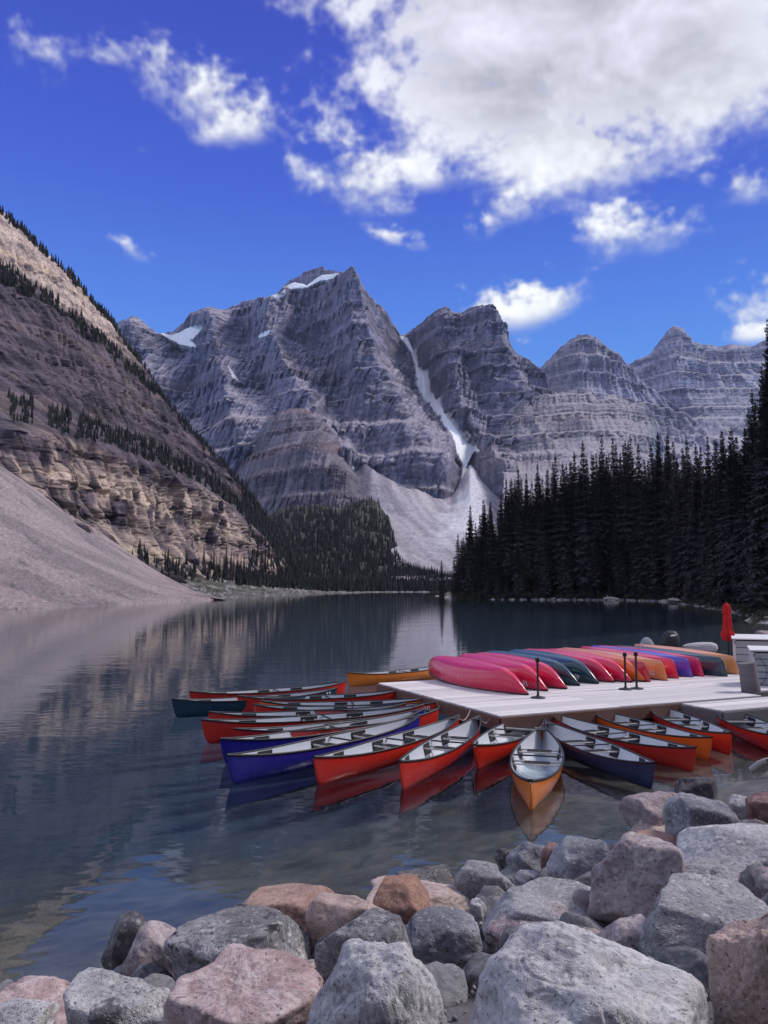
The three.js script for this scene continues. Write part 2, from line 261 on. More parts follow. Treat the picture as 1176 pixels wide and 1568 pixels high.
// main massif and the peak right of its snow gully: one connected wall
{
  const rows = [
    [[140, 520, 2500], [172, 500, 2500], [200, 485, 2480], [214, 489, 2480], [240, 510, 2500], [262, 510, 2540], [276, 500, 2560], [293, 480, 2560], [320, 471, 2540], [345, 475, 2520], [366, 463, 2500], [400, 457, 2480], [424, 448, 2480], [442, 430, 2500], [466, 418, 2520], [490, 411, 2520], [510, 416, 2480], [534, 416, 2400], [546, 434, 2420], [557, 456, 2440], [585, 470, 2480], [600, 493, 2560], [614, 514, 2680], [624, 511, 2700], [640, 499, 2620], [664, 479, 2560], [681, 471, 2540], [704, 478, 2520], [738, 468, 2480], [749, 474, 2480], [764, 496, 2500], [784, 532, 2500], [800, 548, 2500], [816, 553, 2480], [834, 568, 2470], [846, 600, 2440], [862, 640, 2400], [880, 670, 2380]],
    [[140, 570, 2350], [200, 540, 2330], [260, 540, 2330], [330, 530, 2330], [400, 520, 2300], [450, 520, 2290], [500, 510, 2250], [536, 490, 2180], [560, 500, 2230], [590, 530, 2350], [616, 540, 2600], [630, 545, 2620], [655, 535, 2420], [690, 530, 2320], [740, 530, 2280], [764, 545, 2320], [790, 575, 2350], [820, 600, 2340], [850, 640, 2320], [880, 690, 2300]],
    [[140, 650, 2050], [200, 640, 2020], [260, 630, 2030], [320, 620, 2040], [345, 600, 2080], [400, 590, 2010], [450, 600, 1940], [500, 590, 1960], [545, 570, 1900], [580, 590, 1980], [620, 600, 2200], [648, 605, 2400], [680, 605, 2160], [720, 600, 2040], [760, 610, 2020], [800, 640, 2060], [840, 670, 2080], [880, 715, 2080]],
    [[140, 760, 1650], [200, 750, 1620], [260, 735, 1600], [320, 720, 1620], [360, 715, 1660], [420, 700, 1640], [480, 700, 1600], [540, 700, 1560], [590, 710, 1560], [640, 720, 1600], [680, 728, 1640], [708, 700, 1840], [724, 692, 1900], [742, 705, 1800], [770, 718, 1660], [810, 730, 1640], [850, 740, 1640], [880, 760, 1640]],
    [[140, 880, 1500], [260, 875, 1480], [360, 870, 1500], [480, 868, 1470], [600, 866, 1480], [700, 866, 1600], [800, 870, 1540], [880, 880, 1540]],
  ];
  const cd = cliffDisp(34, 1.25, 0.02);
  const opts = { rows, nu: 560, nv: 340, back: 900, vs: [0, 0.26, 0.5, 0.78, 1], disp: (x, y, z, u, v) => cd(x, y, z, u, v) * lerp(1, 0.6, smooth(0.75, 1, v)), color: () => [0, 0, 0], uvScale: 26, face: [0.12, 0, 0.99], jag: 16 };
  const first = terrain({ ...opts, nu: 220, nv: 150, disp: null });
  const snow = snowMask(first, [
    [[610, 513], [622, 516], [633, 540], [641, 566], [653, 571], [657, 600], [675, 625], [691, 648], [706, 664], [717, 680], [736, 691], [724, 694], [713, 718], [701, 707], [696, 685], [688, 664], [667, 637], [649, 613], [639, 590], [633, 560]],
    [[244, 512], [275, 510], [318, 508], [312, 516], [290, 522], [300, 530], [314, 536], [300, 538], [276, 530], [262, 522]],
    [[436, 442], [448, 434], [470, 438], [498, 422], [516, 417], [520, 424], [500, 432], [470, 444], [446, 446]],
    [[414, 456], [436, 448], [440, 453], [424, 460]], [[352, 570], [362, 578], [369, 592], [358, 588]], [[396, 520], [416, 518], [412, 524], [398, 524]], [[540, 712], [549, 724], [551, 738], [543, 730]],
    [[706, 716], [714, 716], [724, 740], [740, 760], [700, 772], [690, 768], [700, 742]],
  ]);
  const base = rockColor(34, PAL, (c, x, y, z, u, v, n, e) => {
    // loose debris on the gentle ground, with ragged outlines
    const deb = smooth(0.02, 0.2, n[1] - 0.62 + e.w * 0.25 + e.grit * 0.2);
    c = mix3(c, mul3([0.4, 0.36, 0.4], 1 + e.grit * 0.3), deb * 0.7);
    const q = [u + e.grit * 0.003 + e.w * 0.002, v + e.grit * 0.006 + e.streak * 0.004];
    for (let i = 0; i < snow.length; i++) if (insidePoly(q[0], q[1], snow[i])) return i === 7 ? [0.42, 0.41, 0.43] : mul3(SNOW, 1 + e.grit * 0.12);
    return c;
  }, 0.02);
  // the great pillars and the clefts between them
  const wallLines = [[[534, 416], [546, 470], [556, 520], [575, 570], [612, 640], [650, 700]], [[400, 458], [412, 520], [436, 566], [480, 630], [520, 690]], [[740, 468], [762, 540], [796, 620], [830, 690]], [[320, 472], [336, 540], [350, 610], [370, 690]], [[676, 472], [672, 540], [690, 600], [720, 660]], [[560, 470], [590, 540], [640, 640], [690, 700]],
    [[470, 440], [466, 500], [478, 560], [520, 640], [560, 700]], [[366, 470], [376, 540], [400, 600]], [[706, 480], [716, 540], [745, 610], [770, 680]], [[262, 520], [285, 580], [310, 650]]];
  const pillars = snowMask(first, wallLines), height = [120, 85, 100, 75, 60, 0, -60, -50, -55, -60], U = 1700, V = 1500;
  const pillar = (u, v) => { let d = 0; pillars.forEach((line, i) => { let best = 1e9; for (let k = 0; k < line.length - 1; k++) { const ax = line[k][0] * U, ay = line[k][1] * V, bx = line[k + 1][0] * U - ax, by = line[k + 1][1] * V - ay, t = clamp(((u * U - ax) * bx + (v * V - ay) * by) / (bx * bx + by * by + 1e-9)); best = Math.min(best, Math.hypot(u * U - ax - bx * t, v * V - ay - by * t)); } d += height[i] * Math.pow(Math.max(0, 1 - best / 120), 1.1); }); return d; };
  const filled = [0, 1, 2, 7];
  const m = terrain({ ...opts, color: base, disp: (x, y, z, u, v, n) => { for (const i of filled) if (insidePoly(u, v, snow[i])) return (i === 7 ? 22 : 10) + fbm(x / 30, y / 60, z / 30, 3) * 5; return opts.disp(x, y, z, u, v) + pillar(u + 0.006 * noise(x / 60, y / 60, z / 60), v) * smooth(-0.01, 0.1, v) - (v > 0.05 && u > 0.6 && u < 0.82 && insidePoly(u + 0.012, v, snow[0]) + insidePoly(u - 0.012, v, snow[0]) ? 12 : 0); } });
  setting('mountain', m.geometry, rockMat(1.6), 'high grey rock massif with banded cliffs and a snow gully down its right side');
}
// two pyramid peaks on the right and the ridge in front of them
function peak(rows, label, pal, s, nu, nv, back, vs) {
  const m = terrain({ rows, nu, nv, back, vs, disp: cliffDisp(s, 0.9), color: rockColor(s, pal, (c, x, y, z, u, v, n, e) => mix3(c, mul3([0.42, 0.38, 0.42], 1 + e.grit * 0.3), smooth(0.02, 0.2, n[1] - 0.66 + e.w * 0.25 + e.grit * 0.2) * 0.7)), uvScale: 26, face: [0.1, 0, 0.995], jag: 18 });
  setting('mountain', m.geometry, rockMat(1.6), label);
}
const PALB = [[0.06, 0.058, 0.08], [0.15, 0.142, 0.182], [0.115, 0.098, 0.112]];
peak([
  [[780, 600, 3100], [820, 572, 3100], [840, 552, 3080], [856, 535, 3060], [872, 522, 3040], [888, 513, 3020], [898, 511, 3010], [912, 517, 3020], [932, 533, 3050], [948, 541, 3060], [968, 564, 3100], [990, 590, 3100], [1020, 612, 3080], [1060, 640, 3050]],
  [[780, 625, 2980], [820, 600, 2960], [850, 575, 2930], [890, 560, 2880], [930, 575, 2900], [970, 600, 2950], [1010, 625, 2960], [1060, 660, 2950]],
  [[780, 670, 2750], [830, 650, 2720], [880, 640, 2680], [930, 640, 2680], [980, 655, 2720], [1060, 690, 2750]],
  [[780, 800, 1900], [900, 800, 1900], [1060, 810, 1900]],
], 'stepped pyramid peak with horizontal rock bands, left of the rightmost peak', PALB, 34, 260, 200, 600);
peak([
  [[920, 580, 3700], [950, 568, 3700], [975, 552, 3680], [998, 540, 3660], [1012, 520, 3620], [1026, 503, 3600], [1037, 498, 3590], [1050, 508, 3600], [1064, 524, 3640], [1080, 528, 3660], [1100, 531, 3660], [1124, 528, 3640], [1150, 530, 3640], [1170, 523, 3600], [1200, 520, 3600], [1260, 540, 3600], [1330, 600, 3600]],
  [[920, 610, 3500], [980, 585, 3450], [1035, 560, 3350], [1080, 575, 3420], [1130, 575, 3420], [1200, 570, 3400], [1330, 640, 3500]],
  [[920, 660, 3200], [1000, 640, 3150], [1060, 630, 3100], [1140, 640, 3100], [1220, 650, 3150], [1330, 690, 3200]],
  [[920, 800, 2300], [1100, 800, 2300], [1330, 810, 2300]],
], 'rightmost pyramid peak and the long bluish cliff running off to the right', [[0.06, 0.06, 0.088], [0.185, 0.178, 0.222], [0.125, 0.112, 0.142]], 36, 300, 220, 700);
peak([
  [[770, 640, 2000], [800, 612, 2040], [830, 606, 2080], [860, 602, 2100], [888, 596, 2120], [903, 600, 2120], [915, 612, 2110], [940, 606, 2120], [960, 612, 2120], [990, 622, 2100], [1004, 640, 2080], [1015, 668, 2040], [1030, 700, 2000]],
  [[770, 680, 1850], [830, 650, 1880], [890, 640, 1920], [950, 650, 1920], [990, 665, 1900], [1030, 720, 1880]],
  [[770, 720, 1650], [830, 705, 1660], [890, 700, 1680], [950, 705, 1680], [1030, 740, 1680]],
  [[770, 830, 1100], [900, 830, 1100], [1030, 830, 1100]],
], 'dark ridge running below the two pyramid peaks, behind the forest', [[0.07, 0.064, 0.082], [0.16, 0.147, 0.165], [0.15, 0.12, 0.12]], 28, 260, 200, 400);

// round rock buttress in front of the massif
{
  const m = terrain({ rows: [
    [[340, 800, 1560], [356, 738, 1600], [378, 690, 1640], [400, 655, 1680], [430, 630, 1700], [462, 626, 1690], [492, 640, 1660], [514, 668, 1620], [532, 700, 1580], [545, 730, 1560], [556, 770, 1540], [566, 810, 1520]],
    [[340, 815, 1480], [360, 760, 1500], [390, 725, 1500], [430, 700, 1490], [470, 690, 1470], [505, 700, 1450], [535, 730, 1440], [552, 780, 1440], [566, 818, 1440]],
    [[340, 825, 1420], [380, 790, 1410], [430, 775, 1400], [480, 775, 1390], [530, 785, 1390], [566, 825, 1400]],
    [[340, 850, 1180], [450, 850, 1180], [566, 850, 1180]],
  ], nu: 220, nv: 180, back: 300, vs: [0, 0.42, 0.78, 1], disp: cliffDisp(22, 0.85, -0.05), color: rockColor(26, [[0.042, 0.036, 0.048], [0.1, 0.085, 0.105], [0.105, 0.067, 0.07]], null, -0.06), uvScale: 20, face: [0.15, 0, 0.99], jag: 8 });
  setting('rock_buttress', m.geometry, rockMat(1.2), 'round banded rock buttress standing in front of the massif above the forest');
}
// pale scree fan below the gully
{
  const m = terrain({ rows: [
    [[515, 660, 1720], [545, 700, 1640], [570, 718, 1560], [600, 735, 1520], [640, 748, 1540], [668, 764, 1540], [690, 762, 1600], [706, 738, 1720], [720, 712, 1830], [734, 730, 1760], [762, 764, 1600], [800, 772, 1560], [860, 780, 1560]],
    [[515, 745, 1560], [560, 775, 1430], [620, 790, 1300], [690, 796, 1290], [770, 800, 1290], [860, 806, 1290]],
    [[515, 830, 1150], [580, 836, 1000], [690, 842, 960], [770, 844, 960], [860, 846, 960]],
    [[515, 893, 760], [600, 891, 740], [690, 893, 740], [860, 896, 740]],
  ], nu: 200, nv: 160, disp: (x, y, z, u, v) => fbm(x / 60, y / 120, z / 60, 3) * 7 + fbm(x / 6, y / 6, z / 6, 3) * 1.3,
  color: (x, y, z, u, v) => { const t = fbm((x - z * 0.12) / 22, y / 160, 3, 4), g = fbm(x / 4, y / 4, z / 4, 3), bl = noise(x / 5, y / 5, z / 5), w = fbm(x / 18, y / 40, z / 30, 4); let c = mix3([0.43, 0.39, 0.43], [0.27, 0.24, 0.275], smooth(-0.3, 0.3, t)); c = mix3(c, [0.58, 0.57, 0.62], smooth(0.1, -0.02, Math.abs(u - 0.6 + v * 0.06) - 0.015 - v * 0.12 + w * 0.09) * smooth(0.75, 0.35, v + w * 0.3)); return mul3(c, (1 + g * 0.55) * (bl > 0.5 ? 0.62 : 1)); }, uvScale: 14 });
  setting('scree_fan', m.geometry, rockMat(0.7), 'wide pale scree fan below the snow gully');
}
// ------------------------------------------------------------------ hill on the left shore
const WARM = [0.32, 0.255, 0.19];
const leftHill = (() => {
  const rows = [
    [[-150, 190, 420], [-60, 268, 440], [0, 322, 455], [30, 346, 468], [60, 377, 485], [90, 404, 500], [120, 434, 520], [150, 472, 545], [172, 494, 560], [200, 538, 600], [216, 556, 620], [229, 579, 640], [244, 604, 665], [262, 626, 690], [280, 648, 715], [300, 668, 740], [345, 718, 800], [385, 764, 850], [410, 800, 890], [440, 846, 930], [470, 880, 960]],
    [[-150, 330, 370], [0, 425, 410], [60, 452, 425], [110, 490, 450], [160, 530, 485], [200, 566, 540], [230, 592, 600], [262, 636, 650], [300, 678, 700], [350, 730, 770], [400, 796, 850], [440, 850, 900], [470, 884, 940]],
    [[-150, 480, 320], [0, 530, 345], [60, 550, 360], [120, 580, 385], [180, 618, 430], [230, 650, 490], [270, 675, 550], [310, 706, 620], [360, 752, 710], [400, 802, 800], [440, 854, 860], [470, 888, 900]],
    [[-150, 590, 275], [0, 610, 292], [60, 622, 302], [120, 642, 325], [180, 664, 360], [240, 690, 420], [300, 722, 490], [350, 758, 570], [400, 812, 680], [440, 860, 760], [470, 890, 830]],
    [[-150, 645, 250], [0, 657, 256], [60, 668, 268], [120, 684, 288], [180, 700, 318], [240, 722, 360], [300, 748, 420], [350, 780, 490], [400, 826, 590], [440, 866, 680], [470, 893, 760]],
    [[-150, 690, 238], [0, 712, 246], [60, 752, 258], [120, 782, 276], [180, 808, 304], [240, 826, 346], [300, 838, 404], [350, 850, 470], [400, 868, 560], [440, 886, 640], [470, 899, 700]],
    [[-150, 712, 222], [0, 726, 228], [60, 766, 240], [120, 806, 258], [180, 842, 282], [240, 866, 318], [300, 880, 372], [350, 886, 430], [400, 893, 510], [440, 899, 590], [470, 904, 660]],
    [[-150, 735, 205], [0, 752, 208], [60, 790, 218], [120, 828, 232], [180, 862, 250], [240, 888, 280], [300, 896, 330], [350, 900, 390], [400, 904, 460], [440, 906, 520], [470, 907, 580]],
  ];
  const vs = [0, 0.15, 0.35, 0.53, 0.62, 0.8, 0.9, 1];
  const along = (x, z) => (x * 0.2 - z) * 0.27, upper = (x, z) => (x * 0.35 - z) * 0.72, cd = cliffDisp(7, 0.85, -0.1, 0.8, 1.3, upper), cd2 = cliffDisp(5.5, 0.74, 0.02, 0.2, 2.6, along);
  const disp = (x, y, z, u, v) => {
    const cliff = smooth(0.58, 0.64, v) * smooth(0.92, 0.84, v), ledge = smooth(0.47, 0.53, v) * smooth(0.64, 0.6, v);
    return lerp(cd(x, y, z, u, v) * lerp(0.8, 0.3, ledge), cd2(x, y, z, u, v) * 1.15, cliff);
  };
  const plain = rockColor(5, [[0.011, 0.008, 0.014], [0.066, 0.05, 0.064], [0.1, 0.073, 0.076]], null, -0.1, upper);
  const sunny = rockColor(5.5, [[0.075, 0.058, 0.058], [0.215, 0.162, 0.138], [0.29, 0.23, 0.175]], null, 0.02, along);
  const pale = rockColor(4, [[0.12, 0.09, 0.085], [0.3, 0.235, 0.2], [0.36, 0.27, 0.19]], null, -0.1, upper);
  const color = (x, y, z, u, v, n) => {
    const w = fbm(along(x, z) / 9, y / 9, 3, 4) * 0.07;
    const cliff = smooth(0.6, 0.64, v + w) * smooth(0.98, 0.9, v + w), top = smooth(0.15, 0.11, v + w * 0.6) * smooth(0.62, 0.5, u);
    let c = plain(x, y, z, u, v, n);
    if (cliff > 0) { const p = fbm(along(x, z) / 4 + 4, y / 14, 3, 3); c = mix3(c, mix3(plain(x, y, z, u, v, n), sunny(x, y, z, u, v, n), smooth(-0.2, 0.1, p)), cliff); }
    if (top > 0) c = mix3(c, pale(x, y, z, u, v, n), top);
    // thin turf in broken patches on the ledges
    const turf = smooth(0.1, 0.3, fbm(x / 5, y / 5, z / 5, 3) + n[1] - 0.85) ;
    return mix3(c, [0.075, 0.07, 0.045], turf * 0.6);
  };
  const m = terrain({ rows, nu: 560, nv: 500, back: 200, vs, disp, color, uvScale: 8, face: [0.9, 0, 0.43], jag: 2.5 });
  setting('hill', m.geometry, rockMat(0.4), 'steep rocky hill on the left shore with a pale cliff band and rows of small trees');
  return m;
})();
// scree slope on the left shore
{
  const bottom = [[-150, 950], [-60, 942.5], [0, 938], [50, 935.5], [100, 932.5], [150, 930], [200, 927], [250, 924.6], [300, 922], [345, 919.5]].map(([x, y]) => [x, y, -atHeight(x, y, -0.25).z]);
  const m = terrain({ rows: [
    [[-150, 670, 226], [-60, 690, 230], [0, 712, 232], [50, 746, 244], [100, 784, 256], [150, 814, 266], [200, 848, 268], [250, 880, 258], [300, 906, 236], [345, 917, 215]],
    [[-150, 780, 160], [0, 800, 168], [60, 822, 178], [120, 846, 190], [180, 868, 205], [240, 892, 218], [300, 912, 216], [345, 918.3, 208]],
    bottom.map(([x, y, d]) => [x, y - 14 + clamp((x - 200) / 12, 0, 12), d + 10 - clamp((x - 200) / 18, 0, 8)]),
    bottom,
  ], nu: 330, nv: 240, disp: (x, y, z, u, v) => (fbm(x / 14, y / 14, z / 14, 3) * 0.9 + fbm(x / 1.6, y / 1.6, z / 1.6, 3) * 0.35 + Math.max(0, noise(x / 0.9, y / 0.9, z / 0.9) - 0.45) * 1.1) * smooth(1, 0.94, v) ,
  color: (x, y, z, u, v) => { const t = fbm((x + z * 0.7) / 12, y / 30, (x - z) / 60, 4), g = fbm(x / 0.7, y / 0.7, z / 0.7, 3), far = fbm(x / 25, y / 25, z / 25, 2); let c = mix3([0.325, 0.265, 0.265], [0.215, 0.18, 0.188], smooth(-0.25, 0.3, t + far * 0.5)); c = mix3(c, [0.14, 0.12, 0.135], smooth(0.15, 0.5, fbm(x / 8 + 3, y / 8, z / 8, 4))); return mul3(c, (1 + g * 0.9) * (noise(x / 1.1, y / 1.1, z / 1.1) > 0.6 ? 1.4 : 1)); }, uvScale: 3 });
  setting('scree_slope', m.geometry, rockMat(0.25), 'brown scree slope running down to the lake on the left');
}
// boulder rubble and bank beyond the scree, and the forest slope behind it
const shoreRubble = (() => {
  const bottom = [[262, 923], [300, 921], [340, 918], [400, 914.3], [460, 911.3], [520, 909.3], [580, 907.6], [680, 907], [760, 907]].map(([x, y]) => [x, y, -atHeight(x, y, -0.3).z]);
  const m = terrain({ rows: [
    [[262, 878, 322], [300, 886, 352], [350, 889, 400], [400, 894, 450], [460, 900, 540], [520, 903, 640], [580, 904, 720], [760, 905.2, 740]],
    [[262, 902, 262], [300, 905, 290], [350, 905, 340], [400, 905.5, 400], [460, 906.3, 490], [520, 906.6, 580], [580, 906.5, 680], [760, 906.3, 690]],
    bottom,
  ], nu: 320, nv: 90, disp: (x, y, z, u, v) => (Math.max(0, noise(x / 2.4, y / 2.4, z / 2.4)) * 2 + fbm(x / 1.2, y / 1.2, z / 1.2, 2) * 0.5) * smooth(1, 0.9, v),
  color: (x, y, z, u) => { const g = noise(x / 2.2, y / 2.2, z / 2.2), p = fbm(x / 12, y / 6, z / 12, 3); const c = mix3([0.08, 0.078, 0.085], [0.33, 0.305, 0.3], smooth(-0.3, 0.5, g)); return mix3(c, [0.04, 0.045, 0.022], smooth(0.0, 0.3, p + 0.1) * 0.75); }, uvScale: 3 });
  setting('shore_rubble', m.geometry, rockMat(0.3), 'grey rubble and grass bank at the foot of the left hill');
  return m;
})();
const forestSlope = (() => {
  const m = terrain({ rows: [
    [[372, 768, 1100], [400, 790, 1180], [440, 778, 1260], [480, 772, 1300], [520, 776, 1310], [556, 764, 1330], [580, 772, 1300], [596, 792, 1230], [606, 830, 1050], [614, 862, 900], [640, 878, 820], [700, 888, 790], [770, 890, 790]],
    [[372, 840, 860], [420, 838, 900], [480, 830, 930], [540, 828, 930], [590, 850, 880], [614, 876, 820], [700, 894, 770], [770, 896, 770]],
    [[372, 888, 520], [420, 892, 560], [480, 897, 640], [540, 900, 700], [614, 903, 740], [770, 904, 740]],
    [[372, 899, 440], [420, 901, 500], [480, 904, 580], [540, 905, 680], [614, 905.6, 700], [770, 905.6, 700]],
  ], nu: 160, nv: 120, disp: (x, y, z) => fbm(x / 40, y / 40, z / 40, 3) * 5, color: (x, y, z) => mix3([0.035, 0.038, 0.026], [0.09, 0.085, 0.06], smooth(0.1, 0.5, fbm(x / 18, y / 18, z / 18, 3))), uvScale: 12 });
  setting('forest_floor', m.geometry, rockMat(0.4), 'dark slope under the far spruce wood');
  return m;
})();
// ------------------------------------------------------------------ shore ground and lake bed: one sheet to the horizon
const SHORE = [[664, 912.5], [690, 917], [760, 918], [850, 918.5], [950, 919], [1020, 921], [1060, 926], [1100, 932], [1140, 940], [1176, 953], [1230, 985], [1290, 1040], [1275, 1090], [1230, 1150], [1176, 1183], [1050, 1228], [950, 1290], [800, 1342], [650, 1385], [480, 1428], [300, 1475], [150, 1512], [0, 1545], [-200, 1585], [-700, 1660]]
  .map(([x, y]) => { const p = atHeight(x, y, 0); return [p.x, p.z]; });
const LAND = [...SHORE, [-60, 4], [-60, 900], [900, 900], [900, -600], [80, -600], [40, -420]];
function inland(x, z) {                       // metres inland from the waterline (negative: out in the lake)
  let best = 1e12; const n = LAND.length;
  for (let i = 0, j = n - 1; i < n; j = i++) { const ax = LAND[j][0], az = LAND[j][1], bx = LAND[i][0] - ax, bz = LAND[i][1] - az, t = clamp(((x - ax) * bx + (z - az) * bz) / (bx * bx + bz * bz)), dx = x - ax - bx * t, dz = z - az - bz * t; best = Math.min(best, dx * dx + dz * dz); }
  return insidePoly(x, z, LAND) ? Math.sqrt(best) : -Math.sqrt(best);
}
function groundHeight(x, z) {
  const d = inland(x, z);
  if (d < 0) return -0.02 - 2.2 * (1 - Math.exp(d * 0.065));
  const near = smooth(-34, -18, z);
  const bank = Math.min(d * 0.3, 1.25) + Math.max(0, d - 5) * 0.03, wood = Math.min(d * 0.25, 1.2) + Math.max(0, d - 4) * 0.2;
  return lerp(Math.min(wood, 26), bank + Math.max(0, Math.min(x - 22, 12)) * 0.2 + Math.max(0, Math.min(x - 34, 60)) * 0.42, near);
}
{
  const n = 380, a = 3.2, span = (s) => a * Math.sinh(6.4 * s), n1 = n + 1, pos = new Float32Array(n1 * n1 * 3), uv = new Float32Array(n1 * n1 * 2), col = new Float32Array(n1 * n1 * 3);
  for (let j = 0; j < n1; j++) for (let i = 0; i < n1; i++) {
    const x = 1 + span(i / n * 2 - 1), z = -7 + span(j / n * 2 - 1), k = j * n1 + i, d = inland(x, z), near = Math.hypot(x, z) < 60;
    let y = groundHeight(x, z);
    const st = near ? cells(x * 2.6, 0, z * 2.6) : [0.5, 0.5], st2 = near ? cells(x * 6, 3, z * 6) : [0.5, 0.5];
    if (near) y += (Math.max(0, 0.42 - st[0]) * 0.22 * (st[1] > 0.5 ? 1 : 0.3) + Math.max(0, 0.4 - st2[0]) * 0.07) * smooth(-16, -3, d) + fbm(x * 1.5, 1, z * 1.5, 3) * 0.04;
    else y += fbm(x / 9, 1, z / 9, 3) * (d > 2 ? 0.8 : 0.02);
    pos[k * 3] = x; pos[k * 3 + 1] = y; pos[k * 3 + 2] = z; uv[k * 2] = x / 1.6; uv[k * 2 + 1] = z / 1.6;
    const s = fbm(x * 0.8, 5, z * 0.8, 4), peb = near ? st2[1] * 0.5 + st[1] * 0.5 : 0.5;
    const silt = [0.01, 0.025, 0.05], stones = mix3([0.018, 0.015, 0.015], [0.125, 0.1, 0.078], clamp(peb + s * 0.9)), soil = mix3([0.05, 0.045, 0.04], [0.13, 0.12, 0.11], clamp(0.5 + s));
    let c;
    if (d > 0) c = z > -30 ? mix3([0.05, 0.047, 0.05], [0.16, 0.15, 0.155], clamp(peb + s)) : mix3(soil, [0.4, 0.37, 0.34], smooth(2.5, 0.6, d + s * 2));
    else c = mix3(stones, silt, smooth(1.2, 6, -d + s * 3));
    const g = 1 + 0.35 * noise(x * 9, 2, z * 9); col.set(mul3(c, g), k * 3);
  }
  const idx = new Uint32Array(n * n * 6); let w = 0;
  for (let j = 0; j < n; j++) for (let i = 0; i < n; i++) { const p = j * n1 + i; idx[w++] = p; idx[w++] = p + n1; idx[w++] = p + 1; idx[w++] = p + 1; idx[w++] = p + n1; idx[w++] = p + n1 + 1; }
  const g = new THREE.BufferGeometry(); g.setAttribute('position', new THREE.BufferAttribute(pos, 3)); g.setAttribute('uv', new THREE.BufferAttribute(uv, 2)); g.setAttribute('color', new THREE.BufferAttribute(col, 3)); g.setIndex(new THREE.BufferAttribute(idx, 1)); g.computeVertexNormals();
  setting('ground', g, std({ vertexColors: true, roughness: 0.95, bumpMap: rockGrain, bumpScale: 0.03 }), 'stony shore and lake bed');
}
// ------------------------------------------------------------------ lake water
{
  const ripple = grainTexture(1024, (u, v) => {
    const wx = fbm(u * 3, v * 3, 11, 3, 3) * 0.05, a = fbm((u + wx) * 10, (v + wx) * 22, 4.2, 3, 2), b = fbm(u * 40, v * 64, 8.4, 2, 8), calm = 0.5 + 0.5 * smooth(-0.3, 0.35, fbm(u * 2, v * 4, 21, 2, 2));
    return 0.5 + (0.34 * fbm(u * 8 + wx, v * 16, 2.7, 3, 8) + 0.13 * b) * calm + a * 0.0;
  });
  const g = new THREE.PlaneGeometry(2400, 1100, 60, 60); g.rotateX(-Math.PI / 2); g.translate(0, 0, -515);
  const p = g.attributes.position, uv = g.attributes.uv;
  for (let i = 0; i < p.count; i++) uv.setXY(i, p.getX(i) / 14, p.getZ(i) / 14);
  setting('lake_water', g, new THREE.MeshPhysicalMaterial({ color: lin(0.86, 0.95, 0.97), roughness: 0.03, metalness: 0, transmission: 1, thickness: 0, ior: 1.33, bumpMap: ripple, bumpScale: 0.013 }), 'calm lake water, clear over the stones by the shore');
}
// ------------------------------------------------------------------ spruces
const needleMats = [lin(0.034, 0.031, 0.036), lin(0.045, 0.043, 0.036), lin(0.026, 0.025, 0.031)].map((c) => std({ color: c, roughness: 1 }));
const barkMat = std({ color: lin(0.1, 0.085, 0.08), roughness: 1, bumpMap: woodGrain, bumpScale: 0.03 });
function trunkGeometry(H, r) {
  const g = new THREE.CylinderGeometry(0.02, r, H * 0.98, 8, 8, true); g.translate(0, H * 0.49, 0); return g;
}
function crownGeometry(seed, H, R, bare, ragged) {
  const r = rng(seed), P = [], v = new THREE.Vector3();
  const tri = (a, b, c) => P.push(...a, ...b, ...c);
  const levels = Math.round(H / 0.44);
  for (let l = 0; l < levels; l++) {
    const t = bare + (1 - bare) * ((l + r() * 0.7) / levels), y = t * H; if (t > 0.995) continue;
    let rad = R * Math.pow(1 - t, 0.78) * (0.72 + 0.28 * Math.sin(l * 1.7 + seed)) * lerp(1, smooth(0, 0.12, t - bare), 0.6) + 0.16;
    const nb = t > 0.85 ? 5 : 8;
    for (let b = 0; b < nb; b++) {
      if (r() < ragged) continue;
      const az = (b / nb + r() * 0.12) * 6.283 + l * 2.4, L = rad * (0.6 + 0.55 * r()), ca = Math.cos(az), sa = Math.sin(az), droop = lerp(0.5, -0.35, smooth(0.3, 1, t)) + (r() - 0.5) * 0.25;
      const at = (s) => { const q = L * s; return [ca * q, y - droop * L * (s * s * 1.1 - 0.12 * s) + (s > 0.8 ? 0.06 * L : 0), sa * q]; };
      const seg = 5;
      for (let k = 0; k < seg; k++) {
        const s0 = 0.12 + 0.88 * k / seg, s1 = 0.12 + 0.88 * Math.min(1, (k + 1.25) / seg), A = at(s0), B = at(s1), wd = (0.34 + 0.3 * r()) * L * (1.05 - s0 * 0.75) + 0.1;
        for (const sd of [-1, 1]) { const sw = wd * (0.7 + 0.5 * r()), m = at(s0 + (s1 - s0) * 0.85); tri(A, B, [m[0] - sa * sw * sd, m[1] - sw * (0.25 + 0.35 * r()), m[2] + ca * sw * sd]); }
        const hang = at((s0 + s1) / 2); tri(A, B, [hang[0], hang[1] - 0.2 - 0.28 * r() * (1 + L * 0.2), hang[2]]);
      }
    }
  }
  // leader
  for (let b = 0; b < 4; b++) { const a = b * 1.57; tri([0, H * 0.96, 0], [Math.cos(a) * 0.08, H * 0.965, Math.sin(a) * 0.08], [0, H + 0.25, 0]); }
  const g = new THREE.BufferGeometry(); g.setAttribute('position', new THREE.BufferAttribute(new Float32Array(P), 3)); g.computeVertexNormals(); return g;
}
const TREE_H = 34;
const spruceKinds = [[11, 4.1, 0.04, 0.05], [12, 3.5, 0.07, 0.1], [13, 4.6, 0.03, 0.06], [14, 3.2, 0.1, 0.15], [15, 3.8, 0.05, 0.2], [16, 4.2, 0.14, 0.1]].map(([s, R, bare, rag], i) => ({ crown: crownGeometry(s, TREE_H, R, bare, rag), trunk: trunkGeometry(TREE_H, 0.36), mat: needleMats[i % 3] }));
const spruceFirst = spruceKinds.map(() => null);
